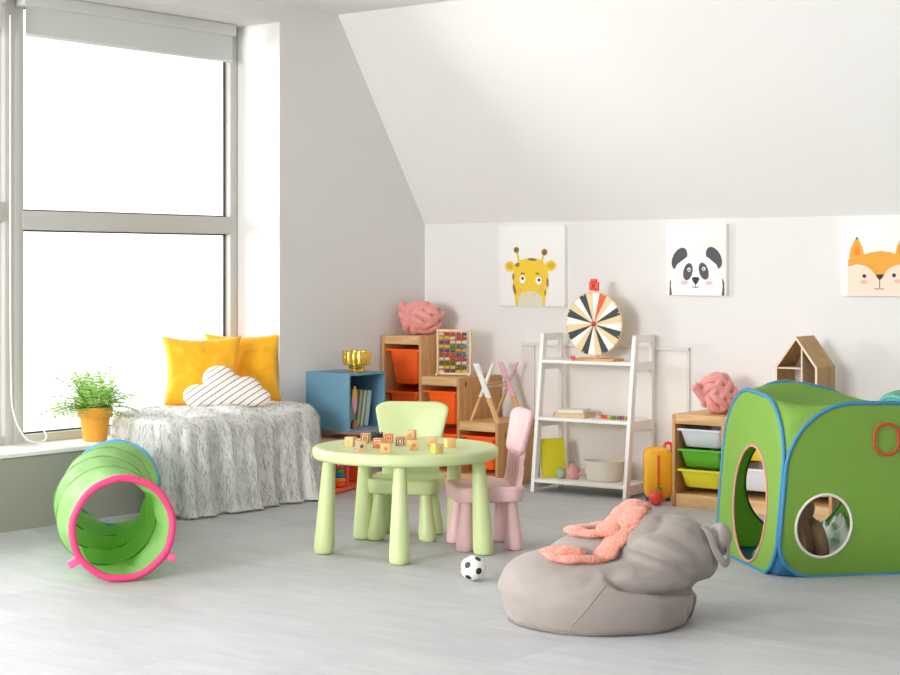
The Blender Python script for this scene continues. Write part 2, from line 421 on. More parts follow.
# their back leans on the window, facing the room
pillow('mustard yellow cushion on the throw, the left and front one of the pair', -.115, -1.83, .525, math.radians(-12), math.radians(52), 1.)
pillow('mustard yellow cushion behind the other one, against the white window reveal', -.12, -1.515, .53, math.radians(-10), math.radians(44), 5.)
def cloud():
    out = []
    lob = [(-.115, .055, .055), (-.03, .135, .065), (.075, .085, .06), (.125, .045, .045), (0, .06, .1), (-.06, .05, .05), (.05, .05, .07)]
    c = Vector((0, .07))
    N = 96
    for i in range(N):
        a = 2*PI*i/N; d = Vector((math.cos(a), math.sin(a))); best = 0
        for (x, y, r) in lob:
            o = c-Vector((x, y)); b = o.dot(d); q = o.dot(o)-r*r; disc = b*b-q
            if disc > 0: best = max(best, -b+math.sqrt(disc))
        p = c+d*best; p.y = max(p.y, 0.0); out.append(p)
    loops = []
    for side, qs in ((1, (.02, .3, .5, .7, .85, .94, 1.0)), (-1, (.94, .85, .7, .5, .3, .02))):
        for q in qs:
            loops.append([(c.x+(p.x-c.x)*q*1.42, side*-.05*math.sqrt(max(0, 1-q**2.4)), (c.y+(p.y-c.y)*q)*1.18) for p in out])
    return MB().loft(loops)
tag(obj('cloud_cushion', cloud(), stripes('cloud_stripes', '#f3ece6', '#5b4a44', 33, .16, math.radians(34)), None, (.09, -1.845, .53), (math.radians(-16), 0, math.radians(47)), smooth=60),
    'cloud shaped cream cushion with thin dark diagonal stripes', 'cushion')

# ------------------------------------------------------------------ potted fern
pf = thing('potted_fern', 'small green fern in an ochre clay pot on the window sill', 'plant', (-.155, -2.575, SZ))
obj('pot', MB().lathe([(.058, 0), (.062, .004), (.078, .125), (.087, .127), (.092, .135), (.094, .175), (.086, .18), (.082, .165), (.075, .13)], 36, cap1=False), mat('ochre_clay', '#dd9a33', .75, noise_amt=.06), pf)
obj('soil', MB().lathe([(.078, .145), (.079, .158), (.03, .166), (.002, .168)], 24), mat('soil', '#3a2a20', 1, noise_amt=.3, noise_scale=60), pf)
fm = MB(); rnd = random.Random(11)
for k in range(80):
    a = rnd.uniform(0, 2*PI); L = rnd.uniform(.20, .34); el = rnd.uniform(.25, 1.25)
    pts = []; N = 12
    for i in range(N+1):
        t = i/N; r = .02+L*t*math.cos(el)*1.0; z = .16+L*t*math.sin(el)-.10*t*t*math.cos(el)*L/.2
        pts.append(Vector((math.cos(a)*r, math.sin(a)*r, z)))
    fm.tube(pts, [.0014]*(N+1), 4, mi=1)
    sd = Vector((-math.sin(a), math.cos(a), 0))
    for i in range(2, N+1):
        t = i/N; w = .040*math.sin(PI*min(1, t*.85+.12))
        tn = (pts[i]-pts[i-1]).normalized()
        for s in (1, -1):
            b0 = pts[i]; tip = b0+sd*s*w+tn*.008+Vector((0, 0, rnd.uniform(-.010, .004)))
            m1 = b0+(tip-b0)*.5+tn*.007; m2 = b0+(tip-b0)*.5-tn*.006
            fm.add([b0, m1, tip, m2], [(0, 1, 2, 3)], None, rnd.choice((0, 0, 2)))
fo = obj('fronds', fm, [mat('fern_green', '#93c35a', .6, transl=.4), mat('fern_stem', '#6b8a3a', .7), mat('fern_light', '#c0da8c', .6, transl=.4)], pf, smooth=0)

# ------------------------------------------------------------------ play tunnel
F3 = Vector((-.6198, .7848, 0)); R3 = Vector((.7848, .6198, 0)); C3 = Vector((6.99, -8.59, 0))
def tunnel():
    R = .222
    ctr = [Vector(p) for p in ((1.493, -3.815, R), (1.175, -3.624, R), (.850, -3.375, R), (.553, -3.097, R), (.345, -2.865, R))]
    t = thing('play_tunnel', 'green fabric crawl tunnel with pink front rim, lying on the floor by the window', 'play tunnel', (.96, -3.3, 0))
    off = Vector((.96, -3.3, 0)); ctr = [c-off for c in ctr]
    path = catmull(ctr, 10)
    loops = []; inn = []; N = 48; n = len(path)
    for i, p in enumerate(path):
        tn = (path[min(i+1, n-1)]-path[max(i-1, 0)]).normalized(); w = Vector((0, 0, 1)).cross(tn).normalized()
        ph = (i % 10)/10; sag = .026*math.sin(PI*ph)
        lp = []; li = []
        for j in range(N):
            a = 2*PI*j/N
            rr = R-.004-sag*(1+.5*noise.noise(Vector((math.cos(a)*3, math.sin(a)*3, i*.4))))+.008*math.sin(PI*ph)*math.sin(7*a+i*.5)+.007*math.sin(PI*ph)*noise.noise(Vector((math.cos(a)*7, math.sin(a)*7, i*.5)))
            d = w*math.cos(a)+Vector((0, 0, 1))*math.sin(a)
            lp.append(p+d*rr); li.append(p+d*(rr-.004))
        loops.append(lp); inn.append(li)
    mb = MB().loft([[tuple(p) for p in l] for l in loops], False, False).loft([[tuple(p) for p in l] for l in inn], False, False)
    obj('fabric', mb, mat('tunnel_fabric', '#bfe6a0', .6, transl=.55, noise_amt=.08, noise_scale=9), t, smooth=180)
    def ring(k, r, rr, m, nm):
        tn = (ctr[min(k+1, 4)]-ctr[max(k-1, 0)]).normalized(); w = Vector((0, 0, 1)).cross(tn).normalized()
        return obj(nm, MB().tube([ctr[k]+(w*math.cos(2*PI*j/56)+Vector((0, 0, 1))*math.sin(2*PI*j/56))*rr*(1+.006*math.sin(9*2*PI*j/56)) for j in range(56)], r, 10, closed=True), m, t, smooth=180)
    ring(0, .0155, R-.0145, mat('tunnel_pink', '#e8447c', .55, bump=.25, bump_scale=50), 'front_rim')
    ring(4, .014, R-.012, mat('tunnel_blue', '#55a9d8', .55), 'back_rim')
    for k in (1, 2, 3): ring(k, .0065, R-.008, mat('tunnel_hoop', '#5f9c48', .6), 'hoop')
    for s, lab in ((1, ''), (-1, '')):
        tn = (ctr[1]-ctr[0]).normalized(); w = Vector((0, 0, 1)).cross(tn).normalized()
        a = math.radians(-33); d = w*math.cos(a)*s+Vector((0, 0, 1))*math.sin(a); p = ctr[0]+d*(R+.018)
        M = Matrix.Translation(p) @ Matrix((w*s, tn, Vector((0, 0, 1)))).transposed().to_4x4() @ Euler((0, .5, 0)).to_matrix().to_4x4()
        obj('tab', MB().box((0, 0, 0), (.045, .012, .032), .004, M=M), mat('tunnel_tab', '#e8669a', .6), t)
tunnel()

# ------------------------------------------------------------------ kids table and chairs
M_grn = mat('green_plastic', '#c9d69e', .38, noise_amt=.01)
M_pnk = mat('pink_plastic', '#e5bcbf', .38, noise_amt=.01)
def leg_profile(h, rt, rb):
    return [(rb*.55, 0), (rb*.86, .003), (rb*.97, .012), (rb, .03), (rb*.985, .06), (rt+(rb-rt)*.72, h*.35), (rt+(rb-rt)*.38, h*.62), (rt+(rb-rt)*.1, h*.85), (rt, h*.95), (rt, h)]
def leg(parent, x, y, h, rt, rb, m, cx=0, cy=0, splay=.12):
    mb = MB(); dx, dy = (x-cx), (y-cy); L = math.hypot(dx, dy) or 1
    prof = leg_profile(h, rt, rb); loops = []
    for r, z in prof:
        k = -splay*z/ h * .16
        loops.append([(r*math.cos(2*PI*j/28)+dx/L*k*h, r*math.sin(2*PI*j/28)+dy/L*k*h, z) for j in range(28)])
    mb.loft(loops)
    return obj('leg', mb, m, parent, (x, y, 0), smooth=50)
TC = (1.888, -2.462)
tb = thing('kids_table', 'round pale green plastic kids table with five bulging legs', 'table', (TC[0], TC[1], 0))
obj('tabletop', MB().lathe([(.02, .426), (.40, .426), (.417, .428), (.425, .434), (.428, .442), (.428, .466), (.425, .473), (.418, .479), (.405, .4815), (.398, .4805), (.02, .4805)], 96), M_grn, tb, smooth=40)
for k in range(5):
    a = math.radians(90+72*k); leg(tb, .383*math.cos(a), .383*math.sin(a), .428, .030, .047, M_grn, splay=.38)

def kid_chair(label, loc, rz, m):
    """front of the chair looks along local -y"""
    t = thing('kids_chair', label, 'chair', loc, rz)
    sh = .294
    poly = []
    for (x, y) in rrect(.35, .33, .07, 8): poly.append((x*(1+.0*y), y))
    loops = []
    for q, z in ((.90, sh-.070), (.95, sh-.068), (.975, sh-.060), (1., sh-.014), (.985, sh-.002), (.94, sh+.003), (.86, sh-.003), (.3, sh-.006)):
        loops.append([(x*q, y*q, z) for x, y in poly])
    obj('seat', MB().loft(loops), m, t, smooth=50)
    for x in (-.125, .125):
        for y in (-.115, .115): leg(t, x, y, sh-.06, .027, .043, m, splay=.5)
    # backrest: rounded trapezoid plate, curved, leaning back
    def lean(z): return .135 + (z-sh)*.20
    H = .215; z0 = .425; bp = MB(); n = 10
    out = []
    for (x, y) in rrect(2, 2, .42, 8): out.append((x, y))
    def P(x, y, q, off):
        zz = z0+H/2+y*q*H/2; w = .150+.035*(y*q*.5+.5)+.006*y
        X = x*q*w; cur = -.022*(x*q)**2
        return (X, lean(zz)+cur+off, zz)
    loops = [[P(x, y, q, off) for x, y in out] for q, off in ((.02, -.014), (.5, -.014), (.9, -.014), (.975, -.011), (1., -.003), (1., .006), (.975, .013), (.9, .016), (.5, .016), (.02, .016))]
    obj('backrest', bp.loft(loops), m, t, smooth=60)
    sp = MB()
    zs = [sh-.01, sh+.05, sh+.11, z0+.03]
    for x, w in ((-.105, .055), (-.035, .045), (.035, .045), (.105, .055)):
        sp.loft([[(x*k+u*w/2*kk, lean(z)+v*.011+(-.008 if z > sh+.1 else 0), z) for u, v in ((-1, -1), (1, -1), (1, 1), (-1, 1))] for z, k, kk in zip(zs, (1.05, 1.0, .97, 1.0), (1.25, 1.15, .95, .9))])
    sp.box((0, lean(sh+.045), sh+.035), (.25, .022, .11), .006, rot=(-.2, 0, 0))
    obj('back_support', sp, m, t, smooth=35)
    return t
kid_chair('pale green plastic kids chair tucked behind the round table', (1.645, -2.165, 0), math.radians(30), M_grn)
kid_chair('pink plastic kids chair at the right side of the round table', (2.112, -2.155, 0), math.radians(-41), M_pnk)

# alphabet blocks
wood_b = wood('block_wood', '#d9a86a', '#ecc48c', 'x', False)
blocks = [(350.5, 448, 13, 'r', 'plain peach wooden block at the left edge of the group', 20, '#e9a27c'),
          (365.5, 444.5, 0, 'B', 'wooden block with a brown framed letter, near the back left', 38, '#7a4a38'),
          (360.5, 452.5, 0, 'o', 'wooden block with a blue and white left face, front left', 60, '#3f6f9c'),
          (378.5, 449.5, 0, 'C', 'wooden block with a red framed letter C', 30, '#d8432c'),
          (388, 444.5, 0, 'H', 'wooden block with a red framed face behind the letter C block', 55, '#cf4a30'),
          (385.5, 455, 0, 'o', 'wooden block with a small orange disc, nearest the front rim', 45, '#c98a3c'),
          (400.5, 447.5, 0, 'O', 'wooden block with a dark brown target face in the middle of the table', 40, '#7c3f30'),
          (411, 441, 0, 'o', 'pale wooden block farthest back, left of the chair edge', 30, '#d99c66'),
          (413.5, 451.5, 0, 'o', 'plain wooden block with an orange dot, right of the target block', 50, '#cf8a48'),
          (432, 448, 0, 'r', 'peach wooden block behind the green faced block', 42, '#ec9f6f'),
          (437, 455, 0, 'G', 'wooden block with a lime green left face, front right', 75, '#a9c83c'),
          (450, 449.5, 0, 'g', 'pale wooden block with a yellow green face, rightmost on the table', 65, '#c9cf72')]
def unproj(px, py, z=0.):
    d = 1728*(1.30-z)/(py-268.); return C3+F3*d+R3*((px-450)/1728*d)
def block_mesh(kind, colr):
    mb = MB().box((0, 0, .0215), (.043, .043, .043), .003)
    def rim(face, w0, w1, mi):
        # square ring on a face
        for sx, sz, lx, lz in ((0, 1, w1*2, w1-w0), (0, -1, w1*2, w1-w0), (1, 0, w1-w0, w1*2), (-1, 0, w1-w0, w1*2)):
            m = (w0+w1)/2
            if face == 'y': mb.box((sx*m, -.0217, .0215+sz*m), (lx, .001, lz), mi=mi)
            else: mb.box((-.0217, sx*m, .0215+sz*m), (.001, lx, lz), mi=mi)
    def fill(face, w, mi):
        if face == 'y': mb.box((0, -.0216, .0215), (2*w, .001, 2*w), mi=mi)
        else: mb.box((-.0216, 0, .0215), (.001, 2*w, 2*w), mi=mi)
    def strokes(face, segs, mi):
        for (x, z, a, b) in segs:
            if face == 'y': mb.box((x, -.0218, .0215+z), (a, .0012, b), mi=mi)
            else: mb.box((-.0218, -x, .0215+z), (.0012, a, b), mi=mi)
    def disc(face, r, mi):
        M = Matrix.Translation((0, -.0216, .0215)) @ Matrix.Rotation(PI/2, 4, 'X') if face == 'y' else Matrix.Translation((-.0216, 0, .0215)) @ Matrix.Rotation(-PI/2, 4, 'Y')
        mb.lathe([(r*.9, -.0004), (r, 0), (r*.9, .0006)], 20, M, mi)
    if kind == 'C':
        for f in 'yx': rim(f, .0155, .019, 1); strokes(f, [(-.007, 0, .004, .018), (0, .008, .016, .004), (0, -.008, .016, .004)], 1)
    elif kind == 'B':
        for f in 'yx': rim(f, .0150, .019, 1); strokes(f, [(-.006, 0, .004, .018), (0, .008, .014, .003), (0, 0, .014, .003), (0, -.008, .014, .003), (.007, 0, .003, .016)], 1)
    elif kind == 'H':
        for f in 'yx': rim(f, .0155, .019, 1); strokes(f, [(-.007, 0, .004, .02), (.007, 0, .004, .02), (0, 0, .014, .004)], 1)
    elif kind == 'O':
        for f in 'yx': fill(f, .0185, 1); rim(f, .0105, .0130, 2); disc(f, .006, 2)
    elif kind == 'o':
        disc('y', .009, 1); fill('x', .017, 1) if colr == '#3f6f9c' else disc('x', .009, 1)
        if colr == '#3f6f9c': strokes('x', [(-.004, 0, .004, .022), (.004, 0, .004, .022)], 2)
    elif kind in 'Gg': fill('x', .018, 1); disc('y', .007, 1)
    else: fill('x', .0185, 1); disc('y', .007, 1)
    return mb
for i, (px, py, _, kind, lab, ang, colr) in enumerate(blocks):
    p = unproj(px, py-1.5, .4805); p += F3*.018
    m1 = mat('block_ink_%s' % colr[1:], colr, .6)
    o = obj('alphabet_block', block_mesh(kind, colr), [wood_b, m1, mat('block_cream', '#f4e6d2', .6)], None, (p.x, p.y, .4806), (0, 0, math.radians(ang-6)), smooth=35)
    tag(o, lab, 'toy block', 'toy blocks on the green table')

# ------------------------------------------------------------------ football
fb = MB(); bm = bmesh.new(); bmesh.ops.create_icosphere(bm, subdivisions=5, radius=1)
ico = bmesh.new(); bmesh.ops.create_icosphere(ico, subdivisions=1, radius=1)
ax = [v.co.normalized() for v in ico.verts]; ico.free()
Q = Euler((.5, .35, .9)).to_matrix()
R0 = .052
for v in bm.verts: v.index = v.index
bm.verts.index_update()
vs = []; 
for v in bm.verts:
    d = v.co.normalized(); s = sorted((d.dot(a) for a in ax), reverse=True)
    groove = 1-.012*math.exp(-((s[0]-s[1])/.02)**2)
    vs.append(Q @ (d*R0*groove)+Vector((0, 0, R0)))
fs = [[v.index for v in f.verts] for f in bm.faces]
fb.v = [tuple(v) for v in vs]; fb.f = [tuple(f) for f in fs]
fb.m = [1 if max(f.calc_center_median().normalized().dot(a) for a in ax) > .962 else 0 for f in bm.faces]; bm.free()
pb = C3+F3*7.19+R3*((473-450)/1728*7.19)
tag(obj('football', fb, [mat('ball_white', '#f2f1ec', .45), mat('ball_black', '#26262a', .45)], None, (pb.x, pb.y, 0), smooth=180), 'small white football with black spots on the floor', 'ball')

# ------------------------------------------------------------------ bean bag
def beanbag():
    mb = MB()
    mb.lathe([(.30, .0), (.335, .004), (.347, .02), (.358, .06), (.364, .11), (.352, .16), (.31, .20), (.22, .235), (.1, .245)], 64)
    mb.ell((-.01, 0, .12), (.366, .35, .125), seg=40, rings=24)
    mb.ell((-.14, .0, .145), (.22, .28, .115), seg=40, rings=24)
    mb.ell((.05, .10, .19), (.26, .24, .125), seg=40, rings=24)
    mb.ell((.225, .04, .225), (.205, .25, .14), rot=(0, .02, 0), seg=40, rings=24)
    mb.ell((.295, .02, .25), (.16, .19, .125), rot=(0, .30, 0), seg=40, rings=24)
    mb.ell((.18, .06, .29), (.12, .15, .095), rot=(0, -.35, 0), seg=40, rings=24)
    mb.ell((.435, -.01, .285), (.055, .075, .078), rot=(0, .5, 0), seg=40, rings=24)
    tmp = obj('tmp_bag', mb, M_white, smooth=0)
    md = tmp.modifiers.new('r', 'REMESH'); md.mode = 'VOXEL'; md.voxel_size = .0085
    s = tmp.modifiers.new('s', 'SMOOTH'); s.iterations = 12; s.factor = .6
    dg = bpy.context.evaluated_depsgraph_get(); ev = tmp.evaluated_get(dg); me = bpy.data.meshes.new_from_object(ev)
    out = MB(); nrm = [v.normal.copy() for v in me.vertices]
    def crease(p, a, b, w, dep, side=None):
        # smooth groove along a 3d segment chain
        best = 9; bt = 0; n_ = len(a)-1
        for k in range(len(a)-1):
            s0, s1 = Vector(a[k]), Vector(a[k+1]); t = max(0, min(1, (p-s0).dot(s1-s0)/(s1-s0).length_squared)); dist = (p-(s0+(s1-s0)*t)).length
            if dist < best: best = dist; bt = (k+t)/n_
        return -dep*math.exp(-(best/w)**2)*min(1, math.sin(PI*bt)*1.6)
    l0 = 149/1728*6.42
    folds = [([(604, 576), (620, 584), (639, 589), (667, 594), (690, 592), (712, 580)], 4.0, .040),
             ([(615, 572), (640, 579), (665, 584), (690, 580)], 7, -.016),
             ([(622, 546), (641, 549), (662, 557), (681, 567), (700, 578)], 5, .024),
             ([(625, 540), (650, 541), (675, 552), (698, 564)], 8, -.007),
             ([(575, 556), (600, 560), (630, 572), (655, 580)], 6, .007),
             ([(716, 522), (713, 535), (717, 550), (722, 566)], 3.2, .016),
             ([(690, 528), (704, 534), (712, 545)], 3.5, .007),
             ([(668, 519), (655, 530), (640, 536), (628, 541)], 4, .007),
             ([(655, 518), (672, 521), (690, 524)], 2.5, .006),
                          ([(560, 590), (585, 584), (600, 574)], 6, .005), ([(530, 600), (560, 597), (590, 600)], 6, .004),
             ([(520, 570), (540, 585), (570, 592)], 7, .005),
             ([(688, 606), (689, 620), (691, 632)], 2.5, .008)]
    for i, v in enumerate(me.vertices):
        p = v.co.copy(); d = 0; dd = 6.42+p.y
        s2 = Vector((450+1728*(l0+p.x)/dd, 268+(1.3-p.z)*1728/dd, 0)); fr_ = max(0, min(1, (.35-nrm[i].y)/.5))
        for pts, w, dep in folds: d += crease(s2, [(a_, b_, 0) for a_, b_ in pts], None, w, dep)*fr_
        d += .006*noise.noise(p*5)+.0015*noise.noise(p*22)
        q = p+nrm[i]*d; q.z = max(q.z, 0.0)
        out.v.append(tuple(q))
    out.f = [tuple(f.vertices) for f in me.polygons]; out.m = [0]*len(out.f)
    bpy.data.objects.remove(tmp)
    return out
BB = C3+F3*6.42+R3*((599-450)/1728*6.42)
RZ = math.atan2(.6198, .7848)
M_bag = mat('taupe_cotton', '#978e88', .8, noise_amt=.03, noise_scale=200, bump=.12, bump_scale=500, sheen=.15)
bag = thing('bean_bag', 'taupe grey fabric bean bag slumped to the right on the floor', 'bean bag', (BB.x, BB.y, 0), RZ)
body_mb = beanbag()
bag_body = obj('body', body_mb, M_bag, bag, smooth=180)
bvh = BVHTree.FromPolygons([Vector(v) for v in body_mb.v], body_mb.f)
def down(x, y, z0=.8):
    h = bvh.ray_cast(Vector((x, y, z0)), Vector((0, 0, -1)))
    return h[0] if h[0] is not None else Vector((x, y, 0))
# seams: piping at base and a diagonal panel seam
def onto(p, off=.001):
    h = bvh.find_nearest(Vector(p)); return h[0]+h[1]*off
seam = [onto((.335*math.cos(a), .33*math.sin(a), .012)) for a in [math.radians(x) for x in range(180, 362, 4)]]
obj('base_piping', MB().tube(seam, .0035, 6), mat('taupe_seam', '#7d746f', .8), bag, smooth=180)
seam = [onto((-.155+.19*t, -.40+.08*t, .015+.215*t)) for t in [i/40 for i in range(33)]]
obj('seam', MB().tube(seam, .0022, 6), mat('taupe_seam2', '#9c938d', .8), bag, smooth=180)
seam = [onto((.34+.02*t, -.14+.01*t, .005+.1*t), .003) for t in [i/10 for i in range(11)]]
obj('seam', MB().tube(seam, .005, 6), mat('taupe_seam', '#7d746f', .8), bag, smooth=180)
# handle loop on the tied end
hp = catmull([(.385, -.04, .345), (.40, -.085, .32), (.415, -.105, .27), (.445, -.11, .225), (.468, -.08, .225), (.47, -.06, .27)], 8)
obj('handle', MB().tube(hp, .015, 8, flat=.25), M_bag, bag, smooth=180)

# knitted garment on the bag
def knit_mat():
    m = mat('coral_knit', '#ee8f78', .9, sheen=.3); n = m.node_tree.nodes; L = m.node_tree.links; b = n['Principled BSDF']
    tc = n.new('ShaderNodeTexCoord'); vo = n.new('ShaderNodeTexVoronoi'); vo.inputs['Scale'].default_value = 110
    L.new(tc.outputs['Object'], vo.inputs['Vector'])
    cr = n.new('ShaderNodeValToRGB'); cr.color_ramp.elements[0].color = lin('#eea793'); cr.color_ramp.elements[1].color = lin('#db8672'); cr.color_ramp.elements[1].position = .75
    L.new(vo.outputs['Distance'], cr.inputs[0]); L.new(cr.outputs[0], b.inputs['Base Color'])
    bp = n.new('ShaderNodeBump'); bp.inputs['Strength'].default_value = .9; bp.inputs['Distance'].default_value = .004; bp.invert = True
    L.new(vo.outputs['Distance'], bp.inputs['Height']); L.new(bp.outputs['Normal'], b.inputs['Normal'])
    return m
M_knit = knit_mat()
kn = MB()
def band(P, r, lift, flat=.42):
    pts = []
    for p in catmull([(a, b, 0) for a, b in P], 22):
        p.x += .02; h = down(p.x, p.y); pts.append(Vector((p.x, p.y, h.z+lift+.004*math.sin(p.x*50))))
    for _ in range(6): pts = [pts[0]]+[(pts[i-1]+pts[i]*2+pts[i+1])/4 for i in range(1, len(pts)-1)]+[pts[-1]]
    n = len(pts); rr = [1.14*r*(.55+.45*min(1, min(i+.5, n-.5-i)/9))*(1+.07*(i % 2)+.08*math.sin(i*.35)) for i in range(n)]
    kn.tube(pts, rr, 18, flat=flat, up=(0, 0, 1))
band([(-.205, -.05), (-.175, -.13), (-.12, -.17), (-.04, -.14), (.02, -.08), (.08, -.01), (.14, .07)], .042, .008, .34)
band([(-.19, -.09), (-.15, -.12), (-.08, -.13)], .040, .020, .4)
band([(.09, .0), (.03, -.01), (-.05, .02), (-.10, .08), (-.08, .16), (.0, .20), (.08, .17)], .036, .012, .36)
band([(.0, -.02), (.06, .05), (.11, .12), (.165, .17)], .050, .022, .4)
band([(.05, .08), (.12, .15), (.18, .19)], .040, .038, .5)
kb = obj('knitted_scarf', kn, M_knit, None, (BB.x, BB.y, 0), (0, 0, RZ), smooth=180)
tag(kb, 'coral knitted scarf crumpled on top of the bean bag', 'scarf')

# ------------------------------------------------------------------ trofast style storage units
M_pine = wood('pine', '#c99a66', '#e2bb88', 'x')
M_pinez = wood('pine_upright', '#b5834f', '#cf9d68', 'z')
def bin_mesh(w, d, h):
    """open tub with wide lip; origin at lip front centre, tub hangs down; -y is front"""
    mb = MB(); lw = .012
    def L(w_, d_, z, r=.02, cy=0): return [(x, y+d/2+cy, z) for x, y in rrect(w_, d_, r, 4)]
    k = 1 if h > .16 else .6; tw = w-.055*k; bw = tw-.035*k
    mb.loft([L(bw-.01, d-.10, -h, .03), L(bw+.002, d-.084, -h+.008, .03), L(tw, d-.03, -.012, .02), L(tw, d-.03, -.010, .02), L(w, d, -.010, .02), L(w, d, 0, .02), L(w-.008, d-.008, .002, .02), L(tw-.008, d-.04, .001, .02), L(bw-.006, d-.1, -h+.006, .02)], True, True)
    return mb
def storage(name, label, x0, yf, depth, cols, bins, tilt=0):
    t = thing(name, label, 'storage unit', (x0, yf, 0))
    pw = .020; n = len(cols); tot = cols[-1][1]
    hs = [c[2] for c in cols]
    # uprights
    for i in range(n+1):
        x = cols[0][0] if i == 0 else cols[i-1][1]
        h = hs[0] if i == 0 else (hs[i-1])
        if 0 < i < n: h = max(hs[i-1], hs[i])
        xx = x+pw/2 if i == 0 else (x-pw/2)
        obj('side_panel', MB().box((xx, depth/2, h/2-.001), (pw, depth, h-.002), .002), M_pinez, t)
    for i, (a, b, h) in enumerate(cols):
        xa = a+(pw if i == 0 else 0); xb = b-pw
        ya = 0.001
        # top box: front rail and top board
        lo = xa; hi = xb
        mb = MB().box(((lo+hi)/2, depth/2, h-.028), (hi-lo+(.0), depth-.004, .052), .002)
        obj('top_board', mb, M_pine, t)
        if i == 0 or hs[i] != hs[i-1]: pass
        obj('bottom_board', MB().box(((lo+hi)/2, depth/2, .035), (hi-lo, depth-.01, .07), .002), M_pine, t)
        obj('back_panel', MB().box(((lo+hi)/2, depth-.008, h/2+.004), (hi-lo, .008, h-.122)), M_pinez, t)
    for (ci, z, h, colr, bl) in bins:
        a, b, _ = cols[ci]; xa = a+(pw if ci == 0 else 0); xb = b-pw
        o = obj('bin', bin_mesh(xb-xa-.003, depth-.03, h), mat('bin_'+bl, colr, .4), t, ((xa+xb)/2, .004, z), smooth=40)
        o['label'] = bl.replace('_', ' ')+' plastic bin'
    return t
storage('stepped_storage_unit', 'stepped pine storage unit with orange bins in the corner', .012, -.44, .415,
        [(0, .318, .885), (.318, .612, .643), (.612, .900, .385)],
        [(0, .800, .215, '#ff6414', 'orange'), (0, .54, .2, '#ff6414', 'orange'), (0, .30, .20, '#ff6414', 'orange'),
         (1, .555, .2, '#ff6414', 'orange'), (1, .30, .20, '#ff6414', 'orange'), (2, .30, .2, '#ff6414', 'orange')])
storage('low_storage_unit', 'low pine storage unit with white, green and yellow bins behind the play tent', 2.09, -.43, .40,
        [(0, .325, .505), (.325, .64, .505), (.64, .95, .505)],
        [(0, .425, .10, '#d9dde2', 'white'), (0, .315, .10, '#62b52c', 'green'), (0, .205, .10, '#e6dc2c', 'yellow'),
         (1, .415, .14, '#f2d22c', 'yellow_left'), (1, .235, .12, '#e4e2e4', 'pale_grey'), (2, .415, .14, '#f0a032', 'amber'), (2, .235, .12, '#e4e2e4', 'light_grey')])

# knot pillows
def knot(R, r, sx, sy, sz, seed, p=3, q=4, tw=.75):
    mb = MB()
    for off in (-1, 0, 1):
        pts = []; N = 420
        for i in range(N):
            t = 2*PI*i/N*1.0
            lon = p*t; lat = .85*math.sin(q*t) + off*.0
            rad = R*(1+.20*math.cos(2*q*t+.5))
            dl = off*r*2.15/R
            # shift strands sideways
            ca, sa = math.cos(lat), math.sin(lat)
            v = Vector((ca*math.cos(lon), ca*math.sin(lon), sa))
            t2 = t+.001; lon2 = p*t2; lat2 = .85*math.sin(q*t2)
            v2 = Vector((math.cos(lat2)*math.cos(lon2), math.cos(lat2)*math.sin(lon2), math.sin(lat2)))
            side = v.cross((v2-v).normalized()).normalized()
            vv = (v+side*dl).normalized()*rad
            pts.append(vv)
        mb.tube(pts, r, 12, closed=True)
    mb.ell((0, 0, 0), (R*.74, R*.74, R*.74))
    E = Euler((seed, seed*.7, seed*1.3)).to_matrix()
    vs = [E @ Vector(v) for v in mb.v]
    vs = [Vector((v.x*sx, v.y*sy, v.z*sz)) for v in vs]; mz = min(v.z for v in vs)
    mb.v = [(v.x, v.y, max(v.z-mz, .004)-.004) for v in vs]
    return mb
M_knot = mat('pink_jersey', '#e59a95', .85, noise_amt=.05, noise_scale=90, bump=.25, bump_scale=260, sheen=.3)
def knot_pillow(label, x, y, z, seed, s=(1.25, 1.05, .95), R=.080, r=.0215, rz=0, tail=(-.12, 0, .10)):
    t = thing('knot_pillow', label, 'pillow', (x, y, z), rz, 'pink knot pillows on the storage units')
    obj('body', knot(R, r, *s, seed), M_knot, t, smooth=180)
    a = Vector(tail); obj('loose_end', MB().tube(catmull([a*.7, a*.95+Vector((0, 0, .01)), a*1.22+Vector((0, 0, .02)), a*1.38+Vector((0, 0, .018))], 5), [.026]*14+[.022, .012], 12), M_knot, t, smooth=180)
    return t
knot_pillow('pink knotted pillow on the tall end of the stepped storage unit', .165, -.235, .885, 1.9, (1.35, 1.05, .95), rz=RZ, tail=(-.10, .02, .13))
knot_pillow('pink knotted pillow on the low storage unit beside the tent', 2.285, -.27, .505, 1.25, (1.05, 1.0, 1.02), R=.079, r=.0213, rz=RZ, tail=(-.10, -.02, .10))

# abacus
ab = thing('abacus', 'wooden abacus with ten rows of coloured beads on the stepped unit', 'abacus', (.475, -.30, .643), math.radians(24))
w_, h_ = .205, .285
fr = MB()
for s in (-1, 1): fr.box((s*w_/2, 0, h_/2), (.012, .02, h_), .002); fr.box((s*w_/2, 0, .008), (.014, .09, .014), .002)
for z in (.012, h_-.01): fr.box((0, 0, z), (w_, .014, .014), .002)
obj('frame', fr, wood('birch', '#e2bf90', '#f0d6ae', 'z', False), ab)
cols = {'r': '#c8322c', 'y': '#e0c020', 'g': '#1f7a5c', 'b': '#2b4fa0', 'v': '#553c8c', 'o': '#e8952c', 't': '#2b8fa8', 'w': '#ead9b8', 'd': '#3c6a2a'}
rowc = ['wrrrv', 'yywrr', 'vvwww', 'yyggt', 'vvdoo', 'rrrbt', 'wwrrr', 'dddww', 'wyygd', 'wvvyy']
